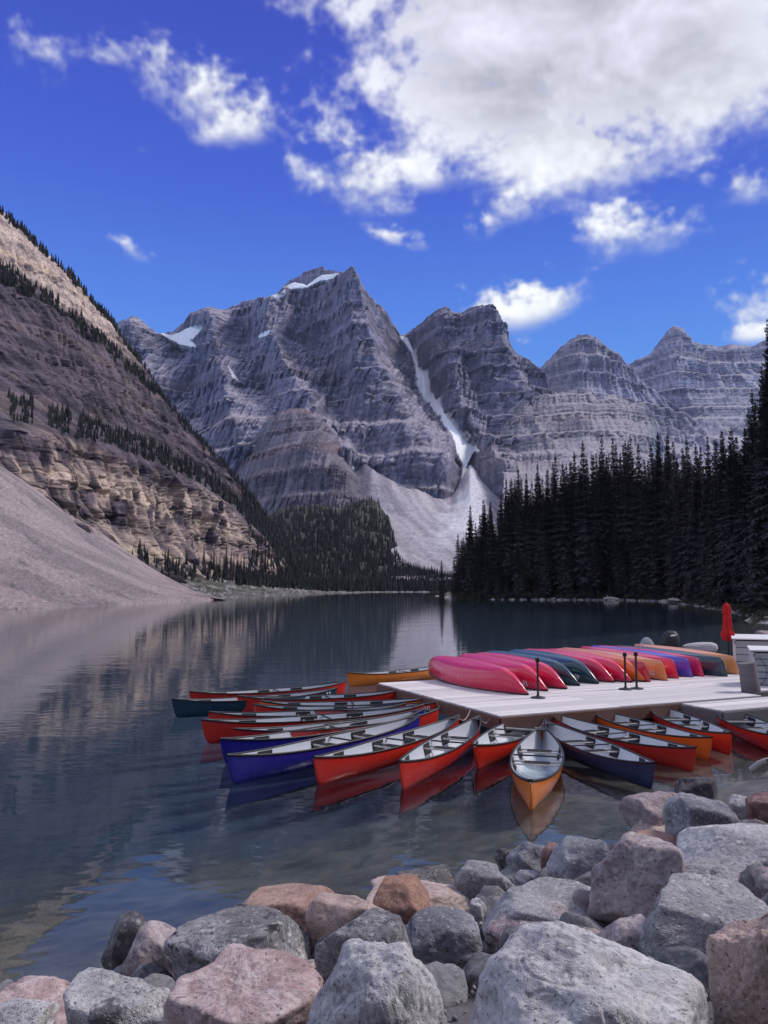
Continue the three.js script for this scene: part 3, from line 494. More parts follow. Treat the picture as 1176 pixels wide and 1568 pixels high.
function spruce(kind, x, y, z, h, turn, label, group, wide = 1) {
  let o = spruceFirst[kind];
  if (!o) { o = spruceFirst[kind] = thing('spruce_tree', label, 'spruce tree', group); part('trunk', spruceKinds[kind].trunk, barkMat, o); part('crown', spruceKinds[kind].crown, spruceKinds[kind].mat, o); }
  else { o = copyOf(o, label); if (group) o.userData.group = group; else delete o.userData.group; }
  const s = h / TREE_H; o.position.set(x, y, z); o.scale.set(lerp(s, 1, 0.25) * wide, s, lerp(s, 1, 0.25) * wide); o.rotation.y = turn; return o;
}
const shoreDepth = (px) => { const S = [[664, 250], [690, 233], [760, 221], [850, 215], [950, 209], [1020, 188], [1060, 151], [1100, 122], [1140, 97], [1176, 74], [1230, 55]]; let i = 0; while (i < S.length - 2 && S[i + 1][0] < px) i++; return lerp(S[i][1], S[i + 1][1], clamp((px - S[i][0]) / (S[i + 1][0] - S[i][0]), 0, 1)); };
const SKYLINE = [[676, 857], [695, 852], [701, 817], [714, 813], [720, 774], [728, 800], [740, 765], [751, 766], [767, 757], [775, 734], [793, 714], [806, 724], [823, 710], [838, 717], [850, 694], [879, 691], [892, 674], [906, 694], [921, 667], [938, 669], [965, 664], [977, 679], [1007, 662], [1022, 662], [1051, 670], [1065, 679], [1083, 667], [1105, 659], [1119, 654], [1127, 668], [1151, 595], [1166, 560], [1174, 488]];
{
  const r = rng(99), G1 = 'dark spruces along the right shore', plant = (px, top, D, label, group, wide) => { const p = atDepth(px, top, D), y = groundHeight(p.x, p.z) - 0.2; return spruce(Math.floor(r() * 6), p.x, y, p.z, p.y - y, r() * 6.28, label, group, wide); };
  const where = (px) => px < 760 ? 'at the left end of the right forest' : px < 860 ? 'in the forest beneath the second peak' : px < 980 ? 'in the forest beneath the left pyramid peak' : px < 1090 ? 'in the forest beneath the rightmost pyramid peak' : 'in the forest above the red parasol';
  const NTH = ['', '', 'second', 'third', 'fourth', '', 'sixth', 'seventh', 'eighth', 'ninth', 'tenth', 'eleventh', 'twelfth', 'thirteenth', 'fourteenth', 'fifteenth', 'sixteenth', 'seventeenth', 'eighteenth', 'nineteenth', 'twentieth'];
  const nth = (i) => i <= 16 ? `tall spruce on the skyline of the right forest, ${i === 1 ? 'leftmost' : (NTH[i] || 'fifth') + ' from the left'}` : `tall spruce on the skyline of the right forest, ${NTH[33 - i] || 'fifth'} from the right edge`;
  SKYLINE.forEach(([px, top], i) => {
    const D = shoreDepth(px) + (i === 0 ? -18 : 3 + r() * 8);
    const special = { 0: 'small spruce standing alone at the tip of the wooded point', 4: 'slim tall spruce at the left end of the forest, highest of its cluster', 30: 'tall ragged spruce second from the right edge, rising above the forest', 32: 'tallest spruce, cut by the right edge of the photo' }[i];
    plant(px, top, D, special ?? nth(i), 'skyline spruces of the right forest', i > 29 ? 0.72 : 1);
  });
  const sky = (px) => { let i = 0; while (i < SKYLINE.length - 2 && SKYLINE[i + 1][0] < px) i++; return lerp(SKYLINE[i][1], SKYLINE[i + 1][1], clamp((px - SKYLINE[i][0]) / (SKYLINE[i + 1][0] - SKYLINE[i][0]), 0, 1)); };
  for (let i = 0; i < 190; i++) { const px = 704 + 480 * ((i + r()) / 190), lo = sky(px), top = lo + (912 - lo) * (0.03 + 0.26 * r()); plant(px, top, shoreDepth(px) + 4 + r() * 26, 'spruce lower than the skyline ' + where(px), 'inner spruces ' + where(px)); }
  for (let i = 0; i < 34; i++) { const px = 700 + 470 * ((i + r()) / 34), lo = sky(px), top = lo + (905 - lo) * (0.5 + 0.38 * r()); plant(px, top, shoreDepth(px) + 1 + r() * 3, 'short young spruce at the water edge ' + where(px), 'young spruces ' + where(px), 1.1); }
  // spruces on the rock pile behind the camera, which close off the low sky there
  for (let i = 0; i < 34; i++) { const a = (i + r()) / 34, x = -30 + 62 * a, z = 9 + 14 * r() + Math.abs(x) * 0.1; spruce(i % 6, x, groundHeight(x, z) - 0.2, z, 16 + r() * 9, r() * 6.28, 'spruce on the rocky bank behind the camera', 'spruces behind the camera', 1.5); }
  // a clump of distinct trees at the foot of the left hill
  for (let i = 0; i < 46; i++) { const px = 318 + 150 * r(), u = (px + 150) / 620, v = 0.84 + 0.14 * r(), p = leftHill.at(u, v); spruce(i % 6, p.x, p.y - 0.3, p.z, (20 + 26 * r()) * -p.z / F, r() * 6.28, 'dark spruce in the clump at the foot of the left hill', 'spruces at the foot of the left hill', 0.62); }
}
// far woods that read as one mass
function smallConifer(seed) {
  const r = rng(seed), P = [], tiers = 7;
  for (let t = 0; t < tiers; t++) { const y0 = 0.04 + 0.84 * t / tiers, y1 = Math.min(1, y0 + 0.26), rad = 0.155 * Math.pow(1 - t / tiers, 0.8) + 0.012, n = 9, o = r() * 6; for (let k = 0; k < n; k++) { const a = o + k / n * 6.283, b = o + (k + 1) / n * 6.283, ra = rad * (k % 2 ? 0.65 : 1) * (0.8 + 0.4 * r()), rb = rad * (k % 2 ? 1 : 0.65) * (0.8 + 0.4 * r()); P.push(0, y1, 0, Math.cos(a) * ra, y0 - 0.03 * r(), Math.sin(a) * ra, Math.cos(b) * rb, y0 - 0.03 * r(), Math.sin(b) * rb); } }
  const g = new THREE.BufferGeometry(); g.setAttribute('position', new THREE.BufferAttribute(new Float32Array(P), 3)); g.computeVertexNormals(); return g;
}
function wood(name, label, spots, seed) {
  const m = new THREE.InstancedMesh(smallConifer(seed), std({ color: lin(0.032, 0.034, 0.034), roughness: 1 }), spots.length), q = new THREE.Matrix4(), r = rng(seed), e = new THREE.Euler(), Q = new THREE.Quaternion(), S = new THREE.Vector3();
  spots.forEach(([p, h], i) => { e.set((r() - 0.5) * 0.06, r() * 6.28, (r() - 0.5) * 0.06); Q.setFromEuler(e); S.set(h * (0.75 + 0.4 * r()), h, h * (0.75 + 0.4 * r())); q.compose(p, Q, S); m.setMatrixAt(i, q); const k = 0.5 + 0.9 * r(); m.setColorAt(i, lin(k, k, k * (0.85 + 0.3 * r()))); });
  stuff(m, name, label);
}
{
  const r = rng(5), spots = [], H = (p, px) => px * -p.z / F;
  for (let i = 0; i < 6500; i++) { const u = r(), v = Math.pow(r(), 0.9), p = forestSlope.at(u, v); if (noise(p.x / 60, 1, p.z / 60) + (v < 0.08 ? -0.4 : 0) < -0.5) continue; p.y -= 0.4; spots.push([p, H(p, (9 + 13 * r() * (0.6 + 0.6 * v)) * (0.55 + 0.45 * smooth(0, 0.15, v)))]); }
  wood('spruce_wood', 'dark spruce wood on the slope behind the far end of the lake', spots, 21);
  const hill = [], put = (px, v, a, b) => { const p = leftHill.at((px + 150) / 620, clamp(v)); p.y -= 0.2; hill.push([p, 0.78 * H(p, a + (b - a) * r())]); };
  for (let i = 0; i < 420; i++) { const px = -40 + 275 * Math.pow(r(), 1.0), k = fbm(px / 18, 2, 3, 3); if (k < -0.1 - 0.2 * r()) continue; put(px, 0.002 + 0.02 * Math.abs(k) + 0.02 * r() * r(), 8, 22); }
  for (let i = 0; i < 1000; i++) { const px = -60 + 300 * r(); if (noise(px / 22, 7, 1) < -0.25) continue; put(px, 0.15 + (r() - 0.5) * 0.045 + noise(px / 30, 3, 2) * 0.02, 9, 21); }
  for (let i = 0; i < 420; i++) { const px = 230 + 230 * r(); put(px, Math.pow(r(), 2) * 0.12, 9, 22); }
  for (let i = 0; i < 900; i++) { const px = -20 + 480 * r(); if (noise(px / 26, 9, 5) + smooth(60, 200, px) * 0.5 < 0.0) continue; put(px, 0.555 + (r() - 0.5) * 0.08, 10, 27); }
  for (let i = 0; i < 360; i++) { const px = 200 + 260 * r(); if (noise(px / 14, 4, 8) < -0.1) continue; put(px, 0.865 + 0.12 * r(), 10, 28); }
  for (let i = 0; i < 800; i++) { const px = 370 + 98 * r(); put(px, r(), 12, 26); }
  for (let i = 0; i < 900; i++) { const u = 0.2 + 0.8 * r(), p = shoreRubble.at(u, 0.02 + lerp(0.25, 0.62, smooth(0.3, 0.6, u)) * r()); p.y -= 0.2; hill.push([p, H(p, 10 + 14 * r())]); }
  wood('hillside_spruces', 'rows of small dark spruces on the ledges and crest of the left hill', hill, 22);
}
// bushes, stones and driftwood along the edge of the right forest
{
  const r = rng(31), P = [];
  for (let i = 0; i < 420; i++) { const a = r() * 6.28, e = Math.acos(r()), q = 0.5 + 0.5 * r(), x = Math.sin(e) * Math.cos(a) * q, y = Math.cos(e) * q * 0.8, z = Math.sin(e) * Math.sin(a) * q, s = 0.16; for (let k = 0; k < 1; k++) P.push(x, y, z, x + (r() - 0.5) * s * 2, y + r() * s, z + (r() - 0.5) * s * 2, x + (r() - 0.5) * s * 2, y + r() * s, z + (r() - 0.5) * s * 2); }
  const leaf = new THREE.BufferGeometry(); leaf.setAttribute('position', new THREE.BufferAttribute(new Float32Array(P), 3)); leaf.computeVertexNormals();
  const stem = new THREE.CylinderGeometry(0.03, 0.06, 0.7, 6); stem.translate(0, 0.35, 0);
  let first; const mat = std({ color: lin(0.045, 0.048, 0.032), roughness: 1 });
  for (let i = 0; i < 46; i++) {
    const px = 700 + 480 * ((i + r()) / 46), D = shoreDepth(px) + 1.5 + r() * 3, p = atDepth(px, 918, D), y = groundHeight(p.x, p.z), s = (0.9 + 1.5 * r()) * (0.5 + D / 300), label = 'low dark bush between the trees and the water on the right shore', grp = 'bushes along the right shore';
    let o; if (!first) { o = first = thing('shrub', label, 'bush', grp); part('foliage', leaf, mat, o); part('stem', stem, barkMat, o); } else o = copyOf(first);
    o.position.set(p.x, y - 0.1, p.z); o.scale.set(s * 1.3, s, s * 1.3); o.rotation.y = r() * 6;
  }
}
// ------------------------------------------------------------------ boulders
const speckle = grainTexture(512, (u, v) => { const a = fbm(u * 16, v * 16, 1.5, 4, 16), b = noise(u * 90, v * 90, 3.3, 90), c = noise(u * 170, v * 170, 6.1, 170), p = smooth(0.28, 0.5, fbm(u * 26, v * 26, 9.5, 3, 26) + b * 0.15); return (0.95 + 0.2 * a + 0.2 * b + 0.16 * c) * (1 - 0.55 * p); });
speckle.colorSpace = THREE.SRGBColorSpace;
const stoneMats = { dry: std({ vertexColors: true, roughness: 0.92, map: speckle, bumpMap: rockGrain, bumpScale: 0.03 }), wet: std({ vertexColors: true, roughness: 0.4, map: speckle, bumpMap: rockGrain, bumpScale: 0.025 }) };
const faint = grainTexture(512, (u, v) => (0.97 + 0.24 * fbm(u * 12, v * 12, 2.5, 5, 12) + 0.14 * noise(u * 80, v * 80, 4.1, 80)) * (1 - 0.4 * smooth(0.22, 0.42, fbm(u * 20, v * 20, 8.1, 4, 20)))); faint.colorSpace = THREE.SRGBColorSpace;
stoneMats.plain = std({ vertexColors: true, roughness: 0.9, map: faint, bumpMap: rockGrain, bumpScale: 0.012 });
const STONE = {                                // base, second tone, dark, lichen share
  grey: [[0.33, 0.32, 0.345], [0.46, 0.45, 0.47], [0.12, 0.115, 0.135], 0.5],
  pale: [[0.45, 0.435, 0.46], [0.56, 0.545, 0.565], [0.2, 0.19, 0.22], 0.65],
  white: [[0.46, 0.45, 0.46], [0.62, 0.6, 0.61], [0.11, 0.105, 0.12], 0.9],
  blue: [[0.22, 0.22, 0.26], [0.42, 0.42, 0.455], [0.1, 0.1, 0.13], 0.55],
  pink: [[0.4, 0.265, 0.26], [0.56, 0.45, 0.45], [0.2, 0.1, 0.1], 0.4],
  mauve: [[0.33, 0.26, 0.275], [0.47, 0.4, 0.41], [0.15, 0.115, 0.13], 0.4],
  brown: [[0.35, 0.215, 0.185], [0.45, 0.3, 0.24], [0.17, 0.095, 0.09], 0.06],
  tan: [[0.46, 0.345, 0.31], [0.56, 0.47, 0.44], [0.26, 0.17, 0.16], 0.2],
  orange: [[0.25, 0.145, 0.14], [0.36, 0.2, 0.15], [0.15, 0.09, 0.1], 0.05],
  red: [[0.26, 0.14, 0.135], [0.36, 0.22, 0.21], [0.12, 0.065, 0.07], 0.2],
  dark: [[0.085, 0.075, 0.085], [0.2, 0.185, 0.19], [0.04, 0.037, 0.042], 0.35],
  lichen: [[0.24, 0.23, 0.24], [0.46, 0.44, 0.46], [0.05, 0.047, 0.055], 1.15],
};
function stoneGeometry(seed, N, R, kind, { p = 2.7, cuts = 7, flat = 0.72, block = 0.79, rough = 1, lean = 0, grain = 1 } = {}) {
  const r = rng(seed * 7919 + 13), planes = [];
  for (let i = 0; i < cuts; i++) { const a = r() * 6.283, e = (r() - 0.42) * 2.2; planes.push([Math.cos(a) * Math.cos(e), Math.sin(e), Math.sin(a) * Math.cos(e), 0.66 + 0.26 * r()]); }
  const turn = (r() - 0.5) * 1.1; for (let i = 0; i < 4; i++) { const a = turn + i * 1.571 + (r() - 0.5) * 0.35; planes.push([Math.cos(a), (r() - 0.35) * 0.5, Math.sin(a), block + 0.16 * r()]); }
  planes.push([(r() - 0.5) * 0.5 + lean, 1, (r() - 0.3) * 0.4, flat]);
  for (const q of planes) { const l = Math.hypot(q[0], q[1], q[2]); q[0] /= l; q[1] /= l; q[2] /= l; }
  const pos = [], uv = [], idx = [], grids = [], ox = seed * 3.7, S = (R[0] + R[1] + R[2]) / 3;
  const map = new Map(), key = (a) => Math.round(a[0] * 1e4) + ',' + Math.round(a[1] * 1e4) + ',' + Math.round(a[2] * 1e4);
  for (let f = 0; f < 6; f++) {
    const ax = f >> 1, sg = f & 1 ? -1 : 1, grid = [];
    for (let j = 0; j <= N; j++) for (let i = 0; i <= N; i++) {
      const a = Math.tan((i / N * 2 - 1) * Math.PI / 4), b = Math.tan((j / N * 2 - 1) * Math.PI / 4), d = [0, 0, 0]; d[ax] = sg; d[(ax + 1) % 3] = a; d[(ax + 2) % 3] = b;
      const k = key(d); let id = map.get(k);
      if (id === undefined) {
        const l = Math.hypot(...d), x = d[0] / l, y = d[1] / l, z = d[2] / l;
        let q = 1 / Math.pow(Math.abs(x) ** p + Math.abs(y) ** p + Math.abs(z) ** p, 1 / p);
        for (const c of planes) { const t = x * c[0] + y * c[1] + z * c[2]; if (t > 0.05) { const h = c[3] / t, m = 0.095; q = q - h > m ? h : h - q > m ? q : Math.min(q, h) - (m - Math.abs(q - h)) ** 2 / (4 * m); } }
        const w = fbm(x * 1.1 + ox, y * 1.1, z * 1.1, 2);
        q *= 1 + rough * (w * 0.15 + fbm(x * 2.3 + ox, y * 2.3, z * 2.3 + 5, 3) * 0.1);
        let X = x * q * R[0], Y = y * q * R[1], Z = z * q * R[2];
        const cr = 1 - Math.abs(noise(X * 3.2 / (S + 0.3) + ox, Y * 7 / (S + 0.3) + w, Z * 3.2 / (S + 0.3)));
        const dd = rough * (-0.014 * S * smooth(0.9, 1, cr) + S * 0.02 * fbm(X * 8 + ox, Y * 8, Z * 8, 4) + 0.006 * (cells(X * 11 + ox, Y * 11, Z * 11)[1] - 0.5) + 0.0045 * fbm(X * 46, Y * 46, Z * 46 + ox, 2));
        X += x * dd; Y += y * dd; Z += z * dd;
        id = pos.length / 3; pos.push(X, Y, Z); map.set(k, id);
      }
      grid.push(id);
    }
    grids.push(grid);
    for (let j = 0; j < N; j++) for (let i = 0; i < N; i++) { const a = grid[j * (N + 1) + i], b = grid[j * (N + 1) + i + 1], c = grid[(j + 1) * (N + 1) + i], e = grid[(j + 1) * (N + 1) + i + 1]; if (sg > 0) idx.push(a, b, c, b, e, c); else idx.push(a, c, b, b, c, e); }
  }
  const K = STONE[kind], col = new Float32Array(pos.length), lich = K[3];
  for (let i = 0; i < pos.length; i += 3) {
    const x = pos[i] + ox, y = pos[i + 1], z = pos[i + 2], w = fbm(x * 1.6, y * 1.6, z * 1.6, 3), m = fbm(x * 6, y * 6, z * 6, 4), f = noise(x * 33, y * 33, z * 33), ff = noise(x * 80, y * 80, z * 80);
    let c = mix3(K[0], K[1], smooth(-0.3, 0.35, w + m * 0.6));
    if (kind === 'orange') c = mix3(c, [0.44, 0.17, 0.045], smooth(0.3, 0.42, -y / R[1] * 0.7 + m * 0.5 + w * 0.3 + 0.1));
    c = mix3(c, K[2], smooth(0.12, 0.42, m + f * 0.22 - w * 0.2) * (0.5 + 0.5 * lich));
    const patch = smooth(-0.1, 0.25, fbm(x * 2.2 + 9, y * 2.2, z * 2.2, 2) + 0.12);
    c = mix3(c, K[2], smooth(0.16, 0.36, ff * 0.6 + f * 0.55) * 0.85 * clamp(lich + 0.15) * patch);        // dark pits and crust
    const q = cells(x * 17, y * 17, z * 17), ring = q[1] > 0.62 ? smooth(0.36, 0.26, q[0]) : 0; // round pale lichens
    c = mix3(c, [0.68, 0.66, 0.66], ring * clamp(lich * 1.2) * 0.85 * patch);
    const q2 = cells(x * 38 + 3, y * 38, z * 38); if (q2[1] > 0.8) c = mix3(c, [0.66, 0.65, 0.64], smooth(0.36, 0.22, q2[0]) * 0.85 * clamp(lich + 0.3));
    c = mul3(c, 1.0 + (f * 0.16 + ff * 0.14 + m * 0.22) * grain);
    col[i] = c[0]; col[i + 1] = c[1]; col[i + 2] = c[2];
  }
  const g = new THREE.BufferGeometry(); g.setAttribute('position', new THREE.BufferAttribute(new Float32Array(pos), 3)); g.setIndex(idx); g.computeVertexNormals();
  // each face of the stone gets its own flat texture sheet in metres, with the shared normals along the seams
  const nv = (N + 1) * (N + 1), P = new Float32Array(nv * 18), Q = new Float32Array(nv * 18), C = new Float32Array(nv * 18), U = new Float32Array(nv * 12), I = [], nr = g.attributes.normal.array;
  grids.forEach((grid, f) => {
    const o = f * nv, ax = f >> 1, w = R[(ax + 1) % 3] * 2, h = R[(ax + 2) % 3] * 2;
    grid.forEach((id, k) => { for (let c = 0; c < 3; c++) { P[(o + k) * 3 + c] = pos[id * 3 + c]; Q[(o + k) * 3 + c] = nr[id * 3 + c]; C[(o + k) * 3 + c] = col[id * 3 + c]; } U[(o + k) * 2] = ((k % (N + 1)) / N * w) * 1.7 + f * 0.31; U[(o + k) * 2 + 1] = (Math.floor(k / (N + 1)) / N * h) * 1.7 + seed * 0.17; });
    for (let j = 0; j < N; j++) for (let i = 0; i < N; i++) { const p = o + j * (N + 1) + i, q = p + 1, r2 = p + N + 1, t = r2 + 1; if (f & 1) I.push(p, r2, q, q, r2, t); else I.push(p, q, r2, q, t, r2); }
  });
  const out = new THREE.BufferGeometry(); out.setAttribute('position', new THREE.BufferAttribute(P, 3)); out.setAttribute('normal', new THREE.BufferAttribute(Q, 3)); out.setAttribute('color', new THREE.BufferAttribute(C, 3)); out.setAttribute('uv', new THREE.BufferAttribute(U, 2)); out.setIndex(I); return out;
}
function onGround(px, py, up = 0) {            // where the sight line of a point of the photograph meets the shore
  const d = dirOf(px, py); let k = 1.5;
  for (; k < 60; k += 0.02) { const x = d[0] * k, y = EYE + d[1] * k, z = d[2] * k; if (y <= Math.max(0, groundHeight(x, z)) + up) break; }
  return new THREE.Vector3(d[0] * k, EYE + d[1] * k, d[2] * k);
}
// x0, y0, x1, y1 on the photograph, stone, label, options (turn: roll of the outline, rise: height of its middle over the ground)
const BOULDERS = [
  [153, 1409, 236, 1512, 'dark', 'dark wet pointed stone standing in the shallow water at the left', { p: 2.2, wet: 1, flat: 0.95, tall: 1 }],
  [184, 1424, 304, 1512, 'mauve', 'smooth mauve oblong stone leaning right of the dark wet stone', { roll: 0.5, p: 2.2, rough: 0.5, cuts: 3 }],
  [-40, 1510, 128, 1600, 'pink', 'flat pink slab in the bottom left corner of the shore', { flat: 0.6, roll: 0.12 }],
  [-30, 1529, 98, 1610, 'white', 'white and black speckled stone lying on the pink slab in the bottom left corner', { flat: 0.8 }],
  [86, 1493, 284, 1640, 'white', 'big white speckled boulder at the bottom left, before the lichen-covered one', { flat: 0.8, cuts: 9 }],
  [236, 1390, 474, 1530, 'lichen', 'big dark boulder with a peak and round pale lichens', { roll: -0.1, cuts: 9, p: 2.1, peak: 1 }],
  [368, 1360, 530, 1448, 'brown', 'smooth brown boulder at the water edge behind the lichen-covered one', { rough: 0.6, flat: 0.85 }],
  [262, 1470, 482, 1640, 'pink', 'big red-pink block with a flat pale top at the bottom of the shore', { flat: 0.56, p: 4, block: 0.8, cuts: 3, lean: 0.12 }],
  [275, 1544, 330, 1600, 'white', 'small white crusty stone before the red-pink block', {}],
  [432, 1470, 502, 1535, 'tan', 'pale pink stone wedged behind the right end of the red-pink block', {}],
  [472, 1366, 594, 1485, 'tan', 'tan speckled boulder right of the smooth brown one', { rough: 0.8 }],
  [478, 1430, 528, 1484, 'blue', 'small blue-grey stone between the tan boulder and the leaning slab', {}],
  [484, 1398, 628, 1570, 'grey', 'upright grey boulder with a dark flat left face', { p: 3.2, cuts: 8, tall: 1 }],
  [470, 1436, 696, 1700, 'pale', 'large pale grey boulder at the bottom, left of the biggest one', { p: 3, flat: 0.7, cuts: 8 }],
  [570, 1350, 660, 1440, 'orange', 'squarish purple stone stained orange on its front', { p: 3.6, flat: 0.85, cuts: 5, rough: 0.6 }],
  [548, 1347, 724, 1425, 'tan', 'long pale stone lying behind the orange-stained one', { roll: 0.1 }],
  [614, 1390, 738, 1500, 'blue', 'blue-grey stone with a humped top right of the orange-stained one', { cuts: 8 }],
  [608, 1324, 704, 1392, 'dark', 'dark stone at the water edge left of the cluster', { p: 3, flat: 0.7 }],
  [690, 1316, 782, 1400, 'grey', 'grey stone with a dark left side at the water edge', {}],
  [714, 1330, 792, 1396, 'grey', 'round grey stone mottled black, before its larger neighbour', { p: 2.1 }],
  [786, 1334, 830, 1362, 'blue', 'small round blue stone among the grey ones', { p: 2, cuts: 2 }],
  [758, 1298, 790, 1328, 'dark', 'small black stone at the water edge behind the blue-grey one', {}],
  [775, 1286, 860, 1354, 'blue', 'blue-grey stone at the water edge left of the reddish one', { cuts: 9 }],
  [826, 1290, 890, 1356, 'red', 'reddish angular stone between two grey stones at the water edge', { cuts: 9, p: 2.2 }],
  [836, 1288, 944, 1368, 'blue', 'streaked grey stone tilted behind the long block', { roll: -0.35 }],
  [738, 1347, 948, 1452, 'grey', 'long grey block with a dark right end in the middle of the shore', { p: 4.5, flat: 0.62, block: 0.8, cuts: 3, rough: 0.7 }],
  [731, 1388, 893, 1464, 'mauve', 'low mauve-grey stone before the long grey block', { roll: -0.08, flat: 0.75 }],
  [716, 1376, 748, 1424, 'pale', 'small whitish stone left of the long grey block', {}],
  [684, 1418, 1096, 1760, 'pale', 'biggest boulder, pale grey with white flecks and a diagonal hollow, at the bottom', { p: 2.5, flat: 0.72, cuts: 10, roll: 0.28, lean: 0.25, N: 92 }],
  [874, 1428, 930, 1470, 'mauve', 'small rounded stone behind the top of the biggest boulder', { p: 2, cuts: 3 }],
  [912, 1405, 1002, 1500, 'mauve', 'smooth dusty stone in the gap below the white-topped block', { rough: 0.5 }],
  [892, 1284, 1050, 1440, 'mauve', 'large pinkish speckled boulder standing right of the long grey block', { p: 3.2, cuts: 6, flat: 0.85, tall: 1 }],
  [974, 1350, 1215, 1498, 'grey', 'big block with a flat pale top and dark rough front at the right', { p: 5, flat: 0.6, block: 0.82, cuts: 2, N: 72, rough: 0.7 }],
  [1076, 1424, 1260, 1690, 'tan', 'tan-pink boulder in the bottom right corner', { p: 3, cuts: 9, flat: 0.75, tall: 1, N: 72 }],
  [1033, 1315, 1170, 1392, 'grey', 'oval grey stone behind the flat-topped block', { roll: 0.15, p: 2.2 }],
  [1030, 1256, 1230, 1372, 'pale', 'wide smooth pale boulder at the right edge of the shore', { roll: -0.22, rough: 0.6, flat: 0.8 }],
  [1137, 1263, 1215, 1330, 'dark', 'dark angular stone on the wide pale boulder at the right edge', { rise: 0.5 }],
  [950, 1203, 1076, 1304, 'mauve', 'large boulder with a brown flank at the water edge before the navy canoe', { p: 2.8, flat: 0.72 }],
  [1022, 1221, 1144, 1306, 'blue', 'boulder with a white crusted top and dark left face', { cuts: 8, roll: 0.15 }],
  [1035, 1184, 1099, 1238, 'dark', 'dark stone standing in the water behind the brown-flanked boulder', { p: 2.4 }],
  [968, 1256, 1044, 1305, 'tan', 'pinkish flat stone under the white-crusted boulder', {}],
  [966, 1276, 1056, 1318, 'brown', 'low brown stone lying before the pinkish flat one', {}],
  [1112, 1217, 1156, 1268, 'white', 'small white stone left of the red stone at the right edge', {}],
  [1137, 1209, 1205, 1276, 'red', 'red stone at the right edge behind the wide pale boulder', { p: 2.3 }],
  [1158, 1332, 1215, 1392, 'mauve', 'small stone at the right edge above the flat-topped block', {}],
];
{
  BOULDERS.forEach(([x0, y0, x1, y1, kind, label, o], i) => {
    const cx = (x0 + x1) / 2, cy = (y0 + y1) / 2, low = onGround(cx, y1 - (y1 - y0) * 0.12);
    let D = -low.z; D = Math.max(D, 2.2);
    const wpx = x1 - x0, hpx = y1 - y0, rx = wpx / 2 * D / F * 0.97, dep = Math.atan2(EYE - low.y, D), rz = rx * (o.tall ? 0.7 : 0.85);
    const half = hpx / 2 * D / F, ry = Math.max(0.42 * rx, Math.sqrt(Math.max(0.01, (half * half * 1.08 - (rz * Math.sin(dep)) ** 2))) / Math.cos(dep));
    const c = atDepth(cx, cy, D + rz * 0.45), g = stoneGeometry(i + 3, o.N ?? clamp(Math.round(wpx / 3.6), 14, 60), [rx, ry, rz], kind, o);
    const m = thingMesh('boulder', g, o.wet ? stoneMats.wet : /pale|tan|pink|brown|mauve|orange/.test(kind) ? stoneMats.plain : stoneMats.dry, label, 'boulder', 'boulders on the near shore');
    m.position.copy(c); m.rotation.set(0, (i * 0.37) % 0.6 - 0.3, -(o.roll ?? 0));
  });
  // stones that fill the bank between and under the big ones
  const r = rng(77), N = 300, kinds = ['grey', 'blue', 'mauve', 'dark', 'pale'];
  const geos = kinds.map((k, i) => stoneGeometry(200 + i, 14, [1, 0.72, 0.85], k, { rough: 1 }));
  kinds.forEach((k, ki) => {
    const spots = []; for (let i = 0; i < N / 5 * 3; i++) { const x = -5 + 13 * r(), z = -2.2 - 11 * r(), d = inland(x, z); if (d < 0.05 || d > 4.2 || z < -9.6) continue; spots.push([x, z, 0.1 + 0.14 * r()]); }
    const m = new THREE.InstancedMesh(geos[ki], stoneMats.dry, spots.length), q = new THREE.Matrix4(), e = new THREE.Euler(), Q = new THREE.Quaternion();
    spots.forEach(([x, z, s], i) => { e.set(r(), r() * 6, r()); Q.setFromEuler(e); q.compose(new THREE.Vector3(x, groundHeight(x, z) + s * 0.1, z), Q, new THREE.Vector3(s, s, s)); m.setMatrixAt(i, q); });
    stuff(m, 'rubble', 'small stones filling the gaps between the boulders');
  });
  const gr = new THREE.InstancedMesh(stoneGeometry(300, 4, [1, 0.7, 0.8], 'grey', {}), std({ color: lin(0.3, 0.28, 0.29), roughness: 0.95 }), 5200), q = new THREE.Matrix4(), e = new THREE.Euler(), Q = new THREE.Quaternion();
  for (let i = 0; i < 5200; i++) { const x = -3.5 + 10 * r(), z = -2 - 9 * r(), d = inland(x, z), s = 0.008 + 0.02 * r() * r(), y = groundHeight(x, z) + 0.03; e.set(r() * 6, r() * 6, r() * 6); Q.setFromEuler(e); q.compose(new THREE.Vector3(x, d > 0 ? y : -9, z), Q, new THREE.Vector3(s, s, s)); gr.setMatrixAt(i, q); const k = 0.5 + r() * 0.9; gr.setColorAt(i, lin(k, k * 0.97, k)); }
  stuff(gr, 'gravel', 'grey gravel between the boulders');
  // stones lying in the clear shallows
  // pale stones along the edge of the right forest, and driftwood
  let sf; const sg = [0, 1, 2].map((k) => stoneGeometry(400 + k, 10, [1, 0.55, 0.8], ['pale', 'grey', 'tan'][k], {}));
  for (let i = 0; i < 74; i++) { const px = 752 + 424 * Math.pow((i + r()) / 74, 0.8), D = shoreDepth(px) + (r() - 0.3) * 1.8, p = atDepth(px, 918, D), s = (2 + 4.5 * r() * r() + (px > 1060 ? 1.2 : 0)) * D / F; const m = thingMesh('shore_stone', sg[i % 3], stoneMats.dry, 'pale stone lying at the waterline below the dark forest', 'stone', 'pale stones along the right shore'); m.position.set(p.x, Math.max(0, groundHeight(p.x, p.z)) + s * 0.15, p.z); m.scale.set(s * 1.3, s, s); m.rotation.y = r() * 6; }
  const wood = std({ color: lin(0.4, 0.37, 0.35), roughness: 0.9, bumpMap: woodGrain, bumpScale: 0.01 });
